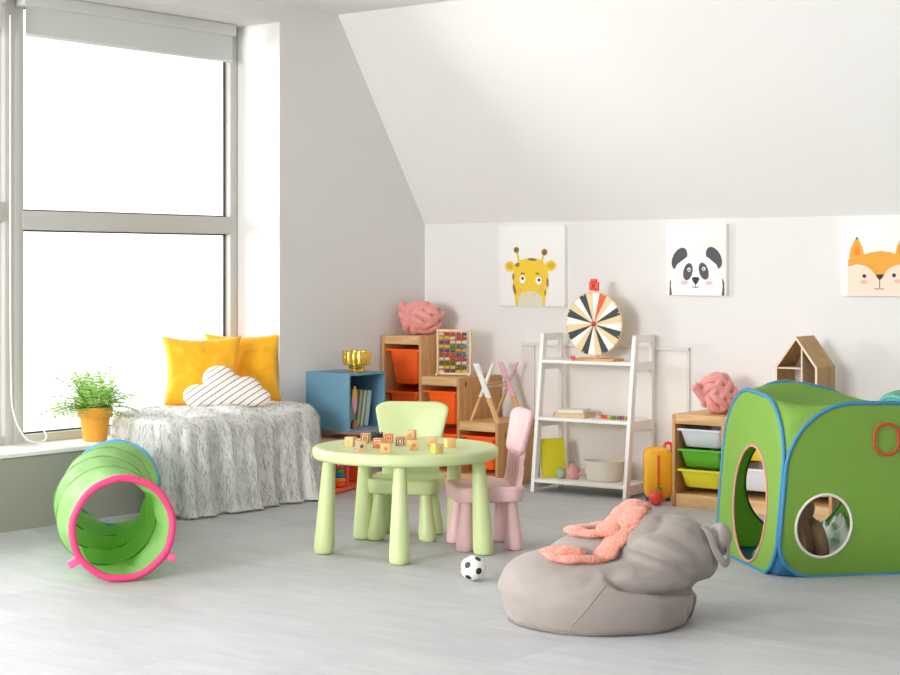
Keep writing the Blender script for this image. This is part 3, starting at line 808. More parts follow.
for k in range(10):
    z = h_-.03-k*.0255
    obj('rod', MB().tube([(-w_/2, 0, z), (w_/2, 0, z)], .0018, 6), mat('steel_wire', '#b9b9b9', .3, 1.), ab)
    bd = MB(); used = []
    x = -w_/2+.016
    for c in rowc[k]:
        for _ in range(2):
            if c not in used: used.append(c)
            bd.lathe([(.004, -.0065), (.0095, -.005), (.0105, 0), (.0095, .005), (.004, .0065)], 12, Matrix.Translation((x, 0, z)) @ Matrix.Rotation(PI/2, 4, 'Y'), used.index(c)); x += .0145
        x += .007
    obj('bead_row', bd, [mat('bead_'+c, cols[c], .35) for c in used], ab)

# X-frame toy stand
xf = thing('x_frame_stand', 'small wooden stand of crossed legs, one end tipped white and one pink', 'toy stand', (.772, -.365, .385))
def xend(y, m, parent):
    H, Wd = .345, .105
    for s in (1, -1):
        a = Vector((-s*Wd*1.0, y, 0)); b = Vector((s*Wd*.55, y, H))
        d = b-a; lo = MB(); up = MB(); wv = .017 if s < 0 else .009
        for mb_, t0, t1 in ((lo, 0, .42), (up, .42, 1)):
            p0 = a+d*t0; p1 = a+d*t1
            yy = s*.008
            mb_.loft([[(p.x-wv, p.y-.007+yy, p.z), (p.x+wv, p.y-.007+yy, p.z), (p.x+wv, p.y+.007+yy, p.z), (p.x-wv, p.y+.007+yy, p.z)] for p in (p0, p1)])
        o = obj('crossed_leg', lo, wood('birch_leg', '#cf9f66', '#e2b781', 'z', False), parent)
        obj('painted_tip', up, m, o)
xend(-.02, mat('tip_white', '#f0efec', .5), xf); xend(.22, mat('tip_pink', '#e5b5c4', .5), xf)
obj('crossbar', MB().tube([(-.005, -.02, .205), (-.005, .22, .205)], .007, 10), MATS['birch_leg'], xf)
obj('crossbar', MB().tube([(-.005, -.028, .225), (-.005, .228, .225)], .004, 10), MATS['birch_leg'], xf)

# ------------------------------------------------------------------ blue cube and orange low shelf
bc = thing('blue_cube_shelf', 'petrol blue open cube shelf mounted on the wall above the orange shelf', 'shelf', (0.0, -.95, .352))
M_bl = mat('petrol_blue', '#6593ac', .45); t = .014; S = .325; D = .34; Hh = .336
sh = MB()
sh.box((D/2, -S/2+t/2, Hh/2), (D, t, Hh), .0015).box((D/2, S/2-t/2, Hh/2), (D, t, Hh), .0015)
sh.box((D/2, 0, t/2), (D-.001, S-2*t, t)).box((D/2, 0, Hh-t/2), (D-.001, S-2*t, t)).box((t/2+.002, 0, Hh/2), (t, S-2*t, Hh-2*t))
obj('carcass', sh, M_bl, bc, smooth=0)
def book(name, label, loc, rz, size, colr, lean=0., group=None, pagec='#f3efe6', cat='book'):
    w, d, h = size   # thickness (local x), depth (y), height (z)
    o = thing(name, label, cat, loc, rz, group)
    rot = (0, lean, 0)
    E = Euler(rot).to_matrix().to_4x4()
    obj('cover', MB().box((-w/2+.001, 0, h/2), (.002, d, h), M=E).box((w/2-.001, 0, h/2), (.002, d, h), M=E).box((0, -d/2+.001, h/2), (w, .002, h), M=E), mat('cover_'+colr[1:], colr, .55), o, smooth=0)
    obj('pages', MB().box((0, .001, h/2), (w-.004, d-.008, h-.006), M=E), mat('pages', pagec, .9), o, smooth=0)
    return o
# books lean inside cube; spine towards the room (+x): local -y -> +x => rz = 90deg
for (yy, w, h, c, ln, lab) in ((-.095+.03, .050, .215, '#7f9a84', -.16, 'thick grey green book leaning in the blue cube'), (-.005, .022, .215, '#a9b89a', -.16, 'sage green book leaning in the blue cube'), (.028, .02, .21, '#d5dfb0', -.17, 'thin pale yellow green book in the blue cube'), (.068, .034, .21, '#c3d6da', -.17, 'pale blue book at the right end inside the blue cube')):
    book('book', lab, (.19, -.95+yy, .3665+(.5*w*.16)), PI/2, (w, .16, h), c, -ln, 'books inside the blue cube')
tr = thing('toy_tree', 'pink and orange leaf shaped wooden toy tree on a round base in the blue cube', 'toy', (.315, -1.035, .3665))
obj('base', MB().lathe([(.022, 0), (.024, .004), (.02, .03), (.012, .048), (.004, .05)], 20), mat('brown_toy', '#9c6a50', .6), tr)
obj('stem', MB().tube([(0, 0, .045), (0, 0, .1)], .003, 8), wood('stem_wood', '#d0a070', '#e0b888', 'z', False), tr)
lf = MB()
for z0, z1, mi in ((.085, .175, 0), (.175, .245, 1)):
    L_ = []
    for i in range(9):
        z = z0+(z1-z0)*i/8; tt = (z-.085)/.16; w = .024*math.sin(PI*min(1, max(.02, tt*.93+.03)))**.7
        L_.append([(.007*math.sin(a), w*math.cos(a), z) for a in [2*PI*j/14 for j in range(14)]])
    lf.loft(L_, mi=mi)
obj('leaf', lf, [mat('leaf_pink', '#e79bb6', .6), mat('leaf_orange', '#e8a94c', .6)], tr, smooth=50)
# gold centrepiece on the blue cube
gd = thing('gold_crown', 'shiny gold scalloped toy crown on top of the blue cube', 'decoration', (.22, -.91, .688))
M_gold = mat('gold_foil', '#e8c25a', .22, 1.)
cp = []
for zz, rr, am in ((.042, .070, .006), (.046, .077, .008), (.07, .078, .009), (.118, .078, .009), (.122, .076, .009), (.118, .070, .008), (.05, .066, .006)):
    cp.append([((rr+am*abs(math.cos(6*a)))*math.cos(a), (rr+am*abs(math.cos(6*a)))*math.sin(a), zz) for a in [2*PI*j/96 for j in range(96)]])
obj('bowl', MB().loft(cp, True, True), M_gold, gd, smooth=40)
obj('foot', MB().lathe([(.052, 0), (.054, .004), (.05, .012), (.046, .02), (.050, .044)], 32), M_gold, gd)

os_ = thing('orange_low_shelf', 'low open orange shelf with a wooden top under the blue cube', 'shelf', (.265, -1.06, 0), math.radians(14))
M_or = mat('orange_lacquer', '#f07048', .5); M_top = mat('salmon_wood', '#d8a488', .55)
# local x = depth(toward room), y = along wall
LL, DD, HH = .46, .20, .305
obj('top', MB().box((-DD/2+.03, 0, HH-.006), (DD, LL, .012), .002), M_top, os_)
obj('front_rail', MB().box((.032, 0, HH-.009), (.006, LL, .018), .002), M_or, os_)
obj('side', MB().box((-DD/2+.03, -LL/2+.008, HH/2), (DD-.01, .016, HH-.014), .002), M_or, os_)
obj('side', MB().box((-DD/2+.03, LL/2-.008, HH/2), (DD-.01, .016, HH-.014), .002), M_or, os_)
obj('bottom', MB().box((-DD/2+.03, 0, .016), (DD-.01, LL-.03, .022), .002), M_or, os_)
obj('back', MB().box((-DD+.038, 0, HH/2), (.008, LL-.03, HH-.03)), M_or, os_)
# divider
obj('divider', MB().box((-DD/2+.03, .0, HH/2+.006), (DD-.02, .014, HH-.045)), M_or, os_)
# stacking rings
rt = thing('stacking_rings', 'stack of plastic rings, red orange up to pink, inside the orange shelf', 'toy', (.262, -1.115, .027))
z = 0
for r, h, c, nm in ((.047, .030, '#f2541c', 'red_orange'), (.042, .028, '#f5a01e', 'amber'), (.037, .026, '#1f7fd0', 'blue'), (.035, .025, '#3cb54a', 'green'), (.032, .022, '#e8326c', 'pink')):
    o = obj('ring', MB().tube([((r-h/2)*math.cos(2*PI*j/28), (r-h/2)*math.sin(2*PI*j/28), z+h/2) for j in range(28)], h/2, 10, closed=True), mat('ring_'+nm, c, .35), rt, smooth=180)
    o['label'] = nm.replace('_', ' ')+' ring'; z += h-.001
obj('peg', MB().lathe([(.008, 0), (.008, z+.006), (.004, z+.012)], 12), mat('peg', '#f2f0ec', .4), rt)
# dark building brick lying on the low shelf
bk = MB().box((0, 0, .017), (.062, .034, .034), .002)
for i in range(4):
    for j in range(2): bk.lathe([(.005, .034), (.005, .039), (.004, .04)], 10, Matrix.Translation((-.0235+i*.0155, -.008+j*.016, 0)))
pk = unproj(376, 436.5, .305)
tag(obj('toy_brick', bk, mat('brick_navy', '#1d2f3c', .4), None, (unproj(377, 440.5, .4805).x, unproj(377, 440.5, .4805).y, .4806), (0, 0, math.radians(36))), 'dark navy studded toy brick at the far edge of the green table', 'toy brick')

# ------------------------------------------------------------------ white ladder shelf
ls = thing('ladder_shelf', 'white ladder shelf with three boards against the back wall', 'shelf', (1.432, -.21, 0), math.radians(3.5))
LW = .632; HT = .915
def ladder_side(sx):
    f0, f1, b = -.185, -.07, .155
    mb = MB(); w = .022
    def post(y0, y1, dd):
        mb.loft([[(sx-w/2, y0, 0), (sx+w/2, y0, 0), (sx+w/2, y0+dd, 0), (sx-w/2, y0+dd, 0)], [(sx-w/2, y1, HT), (sx+w/2, y1, HT), (sx+w/2, y1+dd, HT), (sx-w/2, y1+dd, HT)]])
    post(f0, f1, .042); post(b-.03, b-.03, .03)
    # rails at shelf heights and top
    def rail(z, h): 
        ya = f0+(f1-f0)*z/HT+.03; mb.box((sx, (ya+b-.02)/2, z), (w-.002, b-.02-ya, h))
    rail(HT-.02, .04); rail(.735, .06); rail(.400, .06); rail(.046, .055)
    return mb
for s in (-1, 1): obj('side_frame', ladder_side(s*(LW/2-.011)), M_white, ls, smooth=0)
SHZ = (.754, .422, .064)
for z in SHZ:
    yf_ = -.185+.115*z/HT+.0
    obj('shelf_board', MB().box((0, (yf_+.125)/2, z), (LW-.044, .125-yf_, .018), .002), M_white, ls)
# things on the shelf : helper in shelf local space
def sl(x, y, z):
    a = math.radians(3.5); return (1.432+x*math.cos(a)-y*math.sin(a), -.21+x*math.sin(a)+y*math.cos(a), z)
T1, T2, T3 = SHZ[0]+.009, SHZ[1]+.009, SHZ[2]+.009
# prize wheel
pw_ = thing('spinning_wheel', 'toy prize wheel with black, white and wood segments and a red pointer', 'toy wheel', sl(.005, .012, T1), math.radians(3.5))
Mw = Matrix.Translation((0, -.01, .213)) @ Matrix.Rotation(PI/2, 4, 'X')
disc = MB(); RW = .186
disc.lathe([(RW-.002, -.006), (RW, -.005), (RW, .005), (RW-.002, .0055)], 96, Mw, 3)
for k in range(24):
    a0 = math.radians(115-7.5-15*k); a1 = a0-math.radians(-15)
    mi = 0 if k % 3 == 0 else (1 if k % 3 == 1 else 2)
    # k=0 black, then clockwise wood, white
    a0 = math.radians(115+7.5-15*k); a1 = a0-math.radians(15)
    n = 4; arc = [(RW-.004)*1.0]*1
    pts = [(0.012*math.cos((a0+a1)/2), .012*math.sin((a0+a1)/2), .0056)]+[((RW-.004)*math.cos(a0+(a1-a0)*i/n), (RW-.004)*math.sin(a0+(a1-a0)*i/n), .0056) for i in range(n+1)]
    if k == 3: mi = 4
    lo = [(x, y, .0056) for x, y, z in pts]; hi = [(x, y, .0068) for x, y, z in pts]
    disc.loft([lo, hi], mi=mi, M=Mw)
obj('wheel_disc', disc, [mat('seg_black', '#2c3a3e', .5), mat('seg_wood', '#ead0a0', .5), mat('seg_white', '#f3f1ee', .5), mat('wheel_edge', '#d8b888', .5), mat('seg_red', '#ea5a32', .5)], pw_, smooth=0)
obj('hub', MB().lathe([(.014, .006), (.014, .014), (.008, .018)], 16, Mw), mat('hub_red', '#d42c2c', .4), pw_)
pins = MB()
for k in range(24):
    a = math.radians(7.5+15*k); pins.lathe([(.003, .006), (.003, .016), (.002, .017)], 8, Mw @ Matrix.Translation(((RW-.009)*math.cos(a), (RW-.009)*math.sin(a), 0)))
obj('pegs', pins, mat('peg_wood', '#e8d8b8', .5), pw_)
obj('post', MB().box((0, .012, .21), (.03, .014, .40), .003), mat('seg_wood', '#ead0a0', .5), pw_)
po = MB().box((0, -.012, .432), (.062, .02, .05), .006).box((0, -.016, .465), (.04, .02, .018), .004)
obj('pointer', po, mat('pointer_red', '#e8401c', .4), pw_)
obj('pointer_mark', MB().prism([(-.012, .012), (.012, .012), (0, -.014)], 0, .002, Matrix.Translation((0, -.022, .432)) @ Matrix.Rotation(PI/2, 4, 'X')), mat('mark_dark', '#8c1a10', .5), pw_)
obj('base', MB().box((.02, .0, .007), (.27, .13, .014), .004), wood('base_wood', '#c98a50', '#e0a870', 'x', False), pw_)
hb = [(.0, -.010), (.012, .004), (.012, .012), (.006, .016), (0, .011), (-.006, .016), (-.012, .012), (-.012, .004)]
tag(obj('wooden_heart', MB().prism([(x*1.2, y*1.2) for x, y in hb], 0, .01), mat('heart_red', '#cf2430', .4), None, sl(-.085, -.085, T1+.012), (PI/2, 0, math.radians(15))), 'small red wooden heart at the foot of the prize wheel', 'toy')
# books on mid shelf
def flat_book(name, label, x, y, z, w, d, h, c, rz, cat='book', pc='#efe6d6'):
    p = sl(x, y, z); o = thing(name, label, cat, p, rz)
    obj('cover', MB().box((0, 0, .001), (w, d, .002)).box((0, 0, h-.001), (w, d, .002)).box((-w/2+.001, 0, h/2), (.002, d, h)), mat('cov_'+c[1:], c, .5), o, smooth=0)
    obj('pages', MB().box((.001, 0, h/2), (w-.006, d-.006, h-.004)), mat('pg_'+pc[1:], pc, .9), o, smooth=0)
flat_book('book', 'thick tan book lying at the bottom of the pile on the middle shelf board', -.12, -.01, T2, .20, .15, .028, '#cbb193', math.radians(8), pc='#d9bf98')
flat_book('book', 'white book lying on the tan book, middle shelf board', -.13, -.0, T2+.028, .16, .13, .018, '#e9e9ee', math.radians(14))
# caterpillar / bead toy
cp_ = MB(); xs = 0
bcol = ['#e8502c', '#e8502c', '#f09030', '#d8c83c', '#58a840', '#3c9060', '#e0782c', '#3a6aa0', '#c84434', '#d8a83c', '#2e2e30']
for i, c in enumerate(bcol):
    cp_.ell((i*.017, .006*math.sin(i*.9), .012+(.002 if i == 0 else 0)), (.010, .013, .012), mi=i, seg=12, rings=8)
cpt = obj('bead_caterpillar', cp_, [mat('cat_%d' % i, c, .45) for i, c in enumerate(bcol)], None, sl(.075, -.03, T2), (0, 0, math.radians(4)), smooth=180)
tag(cpt, 'toy caterpillar of coloured wooden beads on the middle shelf board', 'toy')
# bottom shelf
yb = book('book', 'bright yellow book leaning on the left side of the bottom shelf board', sl(-.235, -.03, T3+.002), math.radians(3.5+0), (.014, .165, .225), '#e8e030', -.13)
yb.rotation_euler = (0, 0, math.radians(-22)); yb.location = sl(-.252, -.02, T3+.002)
tag(obj('toy_egg', MB().lathe([(.012, 0), (.022, .004), (.029, .022), (.026, .044), (.016, .058), (.004, .062)], 24), mat('sage_toy', '#9db39a', .6), None, sl(-.185, -.055, T3), smooth=180), 'small sage green egg shaped toy beside the pink teapot', 'toy')
tp = thing('toy_teapot', 'dusty pink toy watering can on the bottom shelf board', 'toy', sl(-.120, -.035, T3), math.radians(10))
M_tp = mat('dusty_pink', '#d9a09a', .5)
obj('body', MB().lathe([(.030, 0), (.036, .004), (.040, .03), (.033, .055), (.02, .068), (.014, .085), (.010, .088)], 28), M_tp, tp, smooth=60)
obj('spout', MB().tube([(.030, 0, .02), (.055, 0, .035), (.07, 0, .062)], [.010, .008, .006], 10), M_tp, tp)
obj('handle', MB().tube(catmull([(-.018, 0, .07), (-.045, 0, .06), (-.05, 0, .035), (-.036, 0, .02)], 5), .004, 8), M_tp, tp)
bs = thing('white_basket', 'cream oval basket on the bottom shelf board', 'basket', sl(.075, -.005, T3), math.radians(3.5))
bl = []
for q, zz in ((.80, 0), (.86, .004), (.95, .05), (1., .11), (1.03, .118), (1.0, .118), (.96, .108), (.82, .01)):
    bl.append([(x*q, y*q, zz) for x, y in rrect(.235, .19, .094, 10)])
obj('body', MB().loft(bl), mat('cream_rope', '#e6ddd0', .8, bump=.3, bump_scale=200), bs, smooth=50)

# ------------------------------------------------------------------ yellow suitcase and red ball
sc_ = thing('toy_suitcase', 'yellow and orange toy suitcase on the floor right of the ladder shelf', 'toy suitcase', (1.912, -.285, 0), math.radians(38))
def shell_mb(y0, y1):
    L_ = []
    for q, y in ((.86, y0), (.96, y0+.008), (1., y0+.022), (1., y1)):
        L_.append([(x*q, y, z*q+.155) for x, z in rrect(.155, .285, .045, 8)])
    return MB().loft(L_)
obj('front_shell', shell_mb(-.065, 0), mat('case_yellow', '#f5b41c', .4), sc_, smooth=45)
o = obj('back_shell', shell_mb(-.065, 0), mat('case_orange', '#ee8420', .4), sc_, (0, 0, 0), (0, 0, PI), smooth=45)
obj('strap', MB().box((-.005, -.068, .16), (.012, .008, .20), .003), mat('strap_orange', '#e2582a', .5), sc_)
obj('buckle', MB().lathe([(.016, 0), (.018, .004), (.016, .01)], 16, Matrix.Translation((-.005, -.07, .07)) @ Matrix.Rotation(PI/2, 4, 'X')), mat('buckle_green', '#4ea832', .4), sc_)
for x, z in ((-.055, .018),): obj('wheel', MB().lathe([(.016, -.012), (.018, 0), (.016, .012)], 16, Matrix.Translation((x, .0, z)) @ Matrix.Rotation(PI/2, 4, 'Y')), mat('wheel_dark', '#2f4f9c', .5), sc_)
obj('wheel', MB().lathe([(.016, -.012), (.018, 0), (.016, .012)], 16, Matrix.Translation((.055, .0, .018)) @ Matrix.Rotation(PI/2, 4, 'Y')), mat('wheel_dark', '#2f4f9c', .5), sc_)
obj('handle', MB().tube(catmull([(.04, .02, .29), (.045, .02, .315), (.075, .02, .315), (.082, .02, .26)], 6), .009, 10), mat('handle_red', '#e8401c', .4), sc_)
tag(obj('red_ball', MB().ell((0, 0, .043), (.043, .043, .043), seg=32, rings=20), mat('ball_red', '#ea3a1c', .18, coat=.6), None, (2.005, -.455, 0), smooth=180), 'glossy orange red ball on the floor in front of the yellow suitcase', 'ball')

# ------------------------------------------------------------------ dollhouse on low unit
dh = thing('dollhouse', 'small wooden open dollhouse on the low storage unit behind the tent', 'dollhouse', (2.79, -.235, .505), math.radians(0))
M_dh = wood('house_wood', '#a8814e', '#c09a64', 'z', False); M_dhe = mat('house_edge', '#e6d4bc', .6)
hw, hd, ez, az = .122, .105, .275, .435
out = [(-hw, 0), (hw, 0), (hw, ez), (0, az), (-hw, ez)]
k_ = .012; inn = [(-hw+k_, k_), (hw-k_, k_), (hw-k_, ez-.004), (0, az-.018), (-hw+k_, ez-.004)]
hm = MB()
loopsets = [[(x, -hd, z) for x, z in inn], [(x, -hd, z) for x, z in out], [(x, hd, z) for x, z in out], [(x, hd, z) for x, z in inn]]
hm.loft(loopsets, False, False, closed=True)
hm.m = [1]*5+[0]*15
obj('shell', hm, [M_dh, M_dhe], dh, smooth=0)
obj('back_wall', MB().loft([[(x, hd-.008, z) for x, z in inn], [(x, hd-.002, z) for x, z in inn]]), mat('house_paper', '#dcd8d4', .8, noise_amt=.45, noise_scale=70), dh, smooth=0)
obj('floor_board', MB().box((-.052, 0, ez-.008), (.16, 2*hd-.012, .008)), M_dhe, dh, smooth=0)
obj('divider', MB().box((.03, 0, .20), (.008, 2*hd-.012, .375)), M_dhe, dh, smooth=0)
obj('floor_board', MB().box((-.048, 0, .12), (.14, 2*hd-.012, .008)), M_dhe, dh, smooth=0)

# ------------------------------------------------------------------ pop-up play tent
def tent(name, label, cat, corner, xdir, size, H, holes, mats):
    """corner = near corner; local x along right face, local y along left face"""
    ang = math.atan2(xdir[1], xdir[0]); t = thing(name, label, cat, (corner[0], corner[1], 0), ang)
    S = size; r = .28; rb = .15; N = 56
    def Z(mb):
        mb.v = [(x+(.065*z/H-.045)*(1-x/S), y, z*(1+.06*y/S-.13*max(0, x/S-.45)*1.8*(y/S))) for x, y, z in mb.v]; return mb
    def prof():       # closed outline of a panel in (u, z)
        W_ = S-.015; T_ = rrect(W_, H, r, 10, S/2, H/2); B_ = rrect(W_, H, rb, 10, S/2, H/2); return T_[:22]+B_[22:]
    P = prof()
    faces = {'right': lambda u, z, o: (u, -o, z), 'left': lambda u, z, o: (-o, u, z),
             'back': lambda u, z, o: (u, S+o, z), 'far': lambda u, z, o: (S+o, u, z)}
    def bulge(u, z): 
        a = (2*u/S-1); b = (2*z/H-1); return .014*max(0, 1-a*a)*max(0, 1-b*b)
    for fn, fmap in faces.items():
        hl = holes.get(fn)
        # panel as fan of loops between outline and hole
        if hl: (hu, hz, ha, hb_, hc) = hl
        else: hu, hz, ha, hb_ = S/2, H/2, .002, .002
        outer = []; inner = []
        K = 80
        for j in range(K):
            a = 2*PI*j/K; d = Vector((math.cos(a), math.sin(a)))
            # intersect with outline
            best = None
            for i in range(len(P)):
                p, q = Vector(P[i]), Vector(P[(i+1) % len(P)]); e = q-p; o = p-Vector((hu, hz))
                den = d.x*e.y-d.y*e.x
                if abs(den) < 1e-9: continue
                tt = (o.x*e.y-o.y*e.x)/den; ss = (o.x*d.y-o.y*d.x)/den
                if tt > 0 and -1e-6 <= ss <= 1+1e-6: best = tt if best is None else max(best, tt)
            outer.append((hu+d.x*best, hz+d.y*best)); inner.append((hu+ha*math.cos(a), hz+hb_*math.sin(a)))
        mb = MB()
        for off in (0, -.003):
            loops = []
            for q in (0, .15, .3, .5, .7, .85, 1.):
                loops.append([fmap(i_[0]+(o_[0]-i_[0])*q, i_[1]+(o_[1]-i_[1])*q, bulge(i_[0]+(o_[0]-i_[0])*q, i_[1]+(o_[1]-i_[1])*q)+off) for i_, o_ in zip(inner, outer)])
            mb.loft(loops, False, not True)
        po = obj('side_panel', Z(mb), mats['panel'], t, smooth=180)
        obj('rim', Z(MB().tube([fmap(u, z, .0) for u, z in P], .009, 8, closed=True)), mats['rim'], po, smooth=180)
        if hl:
            rr = obj('opening_trim', Z(MB().tube([fmap(u, z, bulge(u, z)+.001) for u, z in inner], .006, 8, closed=True)), mats[hc], po, smooth=180)
    # roof and floor by Coons patches
    def g(v, r=r):     # drop below H at |v| (v in -1..1)
        x = abs(v)*S/2; e = S/2-r-.0075
        if x <= e: return 0
        q = min(1, (x-e)/r); return r*(1-math.sqrt(max(0, 1-q*q)))
    def cov(top, m, nm, sgn):
        n = 30; mb = MB(); vs = []; fs = []
        us = [math.sin(PI/2*(-1+2*i/n)) for i in range(n+1)]
        for off in (0, .003):
            for u in us:
                for v in us:
                    rq = r if sgn > 0 else rb; d = g(u, rq)*v*v+g(v, rq)*u*u-rq*(u*v)**2+.11*(1-u*u)*(1-v*v)*(1 if sgn > 0 else 0)
                    z = H-d if sgn > 0 else d
                    vs.append((S/2+u*S/2, S/2+v*S/2, max(.001, z)+(off if sgn < 0 else -off)))
        for s in (0, 1):
            for i in range(n):
                for j in range(n):
                    a = s*(n+1)**2+i*(n+1)+j; fs.append((a, a+1, a+n+2, a+n+1))
        obj(nm, Z(MB().add(vs, fs)), m, t, smooth=180)
    cov(True, mats['panel'], 'roof', 1); cov(False, mats['floor'], 'ground_sheet', -1)
    return t
TM = {'panel': mat('tent_green', '#9ecb5c', .7, transl=.47, noise_amt=.03, noise_scale=6), 'rim': mat('tent_blue', '#3a86b0', .6), 'floor': mat('tent_floor', '#3580ae', .7, transl=.2),
      'pink': mat('trim_pink', '#cf8f86', .6), 'white': mat('trim_white', '#eee6dc', .6), 'dark': mat('trim_teal', '#27604e', .6), 'red': mat('trim_red', '#d8402c', .6)}
TS = .76; tcorner = (3.60, -2.03); td = Vector((.66, .75)).normalized()
tent_o = tent('play_tent', 'green pop-up cube play tent with blue edges and round openings', 'play tent', tcorner, td, TS, .728,
     {'left': (.335, .262, .20, .245, 'pink'), 'right': (.188, .215, .118, .132, 'white'), 'back': (.36, .30, .24, .24, 'dark'), 'far': (.38, .3, .12, .13, 'dark')}, TM)
# red stitched ring on the right panel
pts = [(x, -.020, z) for x, z in rrect(.108, .128, .045, 6, .445, .575)]
obj('stitched_ring', MB().tube(pts, .006, 8, closed=True, flat=.6, up=(0, 1, 0)), TM['red'], tent_o, smooth=180)
obj('fastening_tab', MB().box((.22, .757, .13), (.045, .004, .06), .001), mat('tab_dark', '#3c7a2c', .7), tent_o)
# second tent farther back at the right edge
T2M = dict(TM); T2M['panel'] = mat('tent_mint', '#8fd0b0', .7, transl=.4); T2M['rim'] = mat('tent_teal', '#58b8b8', .6)
tent('play_tent', 'mint green play tent edge behind the green cube tent at the right', 'play tent', (4.13, -1.455), td, .99, .67, {}, T2M)
# plush and cloth in the tent
ta = math.atan2(td.y, td.x)
def tl(x, y, z=0.): return (tcorner[0]+x*math.cos(ta)-y*math.sin(ta), tcorner[1]+x*math.sin(ta)+y*math.cos(ta), z)
pl = thing('plush_toy', 'brown plush toy slumped inside the tent behind the round opening', 'plush toy', tl(.15, .15, .006), ta)
M_pl = mat('brown_plush', '#8c6c52', .95, noise_amt=.15, noise_scale=60, bump=.5, bump_scale=250, sheen=.4)
pm = MB().ell((0, .02, .12), (.085, .08, .12)).ell((-.02, .02, .26), (.068, .06, .066)).ell((-.035, -.03, .252), (.03, .03, .024))
pb_ = obj('body', pm, M_pl, pl, smooth=180)
obj('leg', MB().ell((.045, -.055, .11), (.036, .04, .112), rot=(0, -.18, 0)), M_pl, pl, smooth=180)
obj('leg', MB().ell((-.055, -.055, .09), (.034, .038, .09), rot=(0, .12, 0)), M_pl, pl, smooth=180)
obj('ear', MB().ell((.02, .02, .315), (.022, .012, .035), rot=(0, .4, 0)), M_pl, pl, smooth=180)
obj('ear', MB().ell((-.065, .02, .315), (.022, .012, .035), rot=(0, -.4, 0)), M_pl, pl, smooth=180)
def cloth(label, x, y, s, m, seed, h=.16):
    mb = MB(); n = 26; L_ = []
    for i in range(n+1):
        a = PI*.5*i/n
        L_.append([(s*math.cos(a)*math.cos(b)*(1+.35*noise.noise(Vector((math.cos(b)*2+seed, math.sin(b)*2, a*2)))), s*math.cos(a)*math.sin(b)*(1+.3*noise.noise(Vector((math.cos(b)*2+seed, math.sin(b)*2, a*2+5)))),
                    max(0, h*math.sin(a)*(1+.5*noise.noise(Vector((math.cos(b)*3+seed, math.sin(b)*3, a*3)))))) for b in [2*PI*j/40 for j in range(40)]])
    o = obj('crumpled_cloth', mb.loft(L_), m, None, tl(x, y, .006), smooth=180); tag(o, label, 'cloth'); return o
cloth('white crumpled cloth behind the brown plush toy inside the tent', .42, .36, .14, mat('cloth_white', '#dfe2e0', .9), 1., .17)
cloth('small white cloth seen low in the tall oval opening of the tent', .12, .50, .07, MATS['cloth_white'], 7., .06)

# ------------------------------------------------------------------ canvases
def canvas(label, x0, x1, z0, z1, crop, art, side='#f2efec'):
    w = x1-x0; h = z1-z0; D = .03
    t = thing('canvas_print', label, 'picture', (x0, -D, z0))
    obj('canvas', MB().box((w/2, D/2, h/2), (w, D, h), .002), mat('canvas_white', '#f1efee', .9, bump=.05, bump_scale=600), t)
    X0, X1, Y0, Y1 = crop
    pm = MB(); mats = []; names = {}; lay = 0
    for colr, poly in art:
        if colr not in names: names[colr] = len(mats); mats.append(mat('print_'+colr[1:], colr, .85))
        pts = [(min(w-.002, max(.002, (X-X0)/(X1-X0)*w)), min(h-.002, max(.002, (Y1-Y)/(Y1-Y0)*h))) for X, Y in poly]
        y = -.0004-.00012*lay; lay += 1
        pm.loft([[(x, y, z) for x, z in pts], [(x, y+.00008, z) for x, z in pts]], mi=names[colr])
    # triangulate n-gons safely
    o = obj('print', pm, mats, t, smooth=0)
    bm = bmesh.new(); bm.from_mesh(o.data); bmesh.ops.triangulate(bm, faces=bm.faces[:], ngon_method='EAR_CLIP'); bm.to_mesh(o.data); bm.free()
    return t
def E_(cx, cy, rx, ry, rot=0, n=32, ymax=None):
    out = []
    for i in range(n):
        a = 2*PI*i/n; x, y = rx*math.cos(a), ry*math.sin(a); c, s = math.cos(rot), math.sin(rot)
        X, Y = cx+x*c-y*s, cy+x*s+y*c
        if ymax: Y = min(Y, ymax)
        out.append((X, Y))
    return out
def S_(pts, n=6): return [(p.x, p.y) for p in catmull([(a, b, 0) for a, b in pts], n, True)]
def line(pts, w):
    P = [Vector(p) for p in pts]; a = []; b = []
    for i, p in enumerate(P):
        t = (P[min(i+1, len(P)-1)]-P[max(i-1, 0)]).normalized(); nn = Vector((-t.y, t.x))*w/2
        a.append(tuple(p+nn)); b.append(tuple(p-nn))
    return a+b[::-1]
gy, gb, gd_ = '#f0ca3c', '#9a7440', '#4a3426'
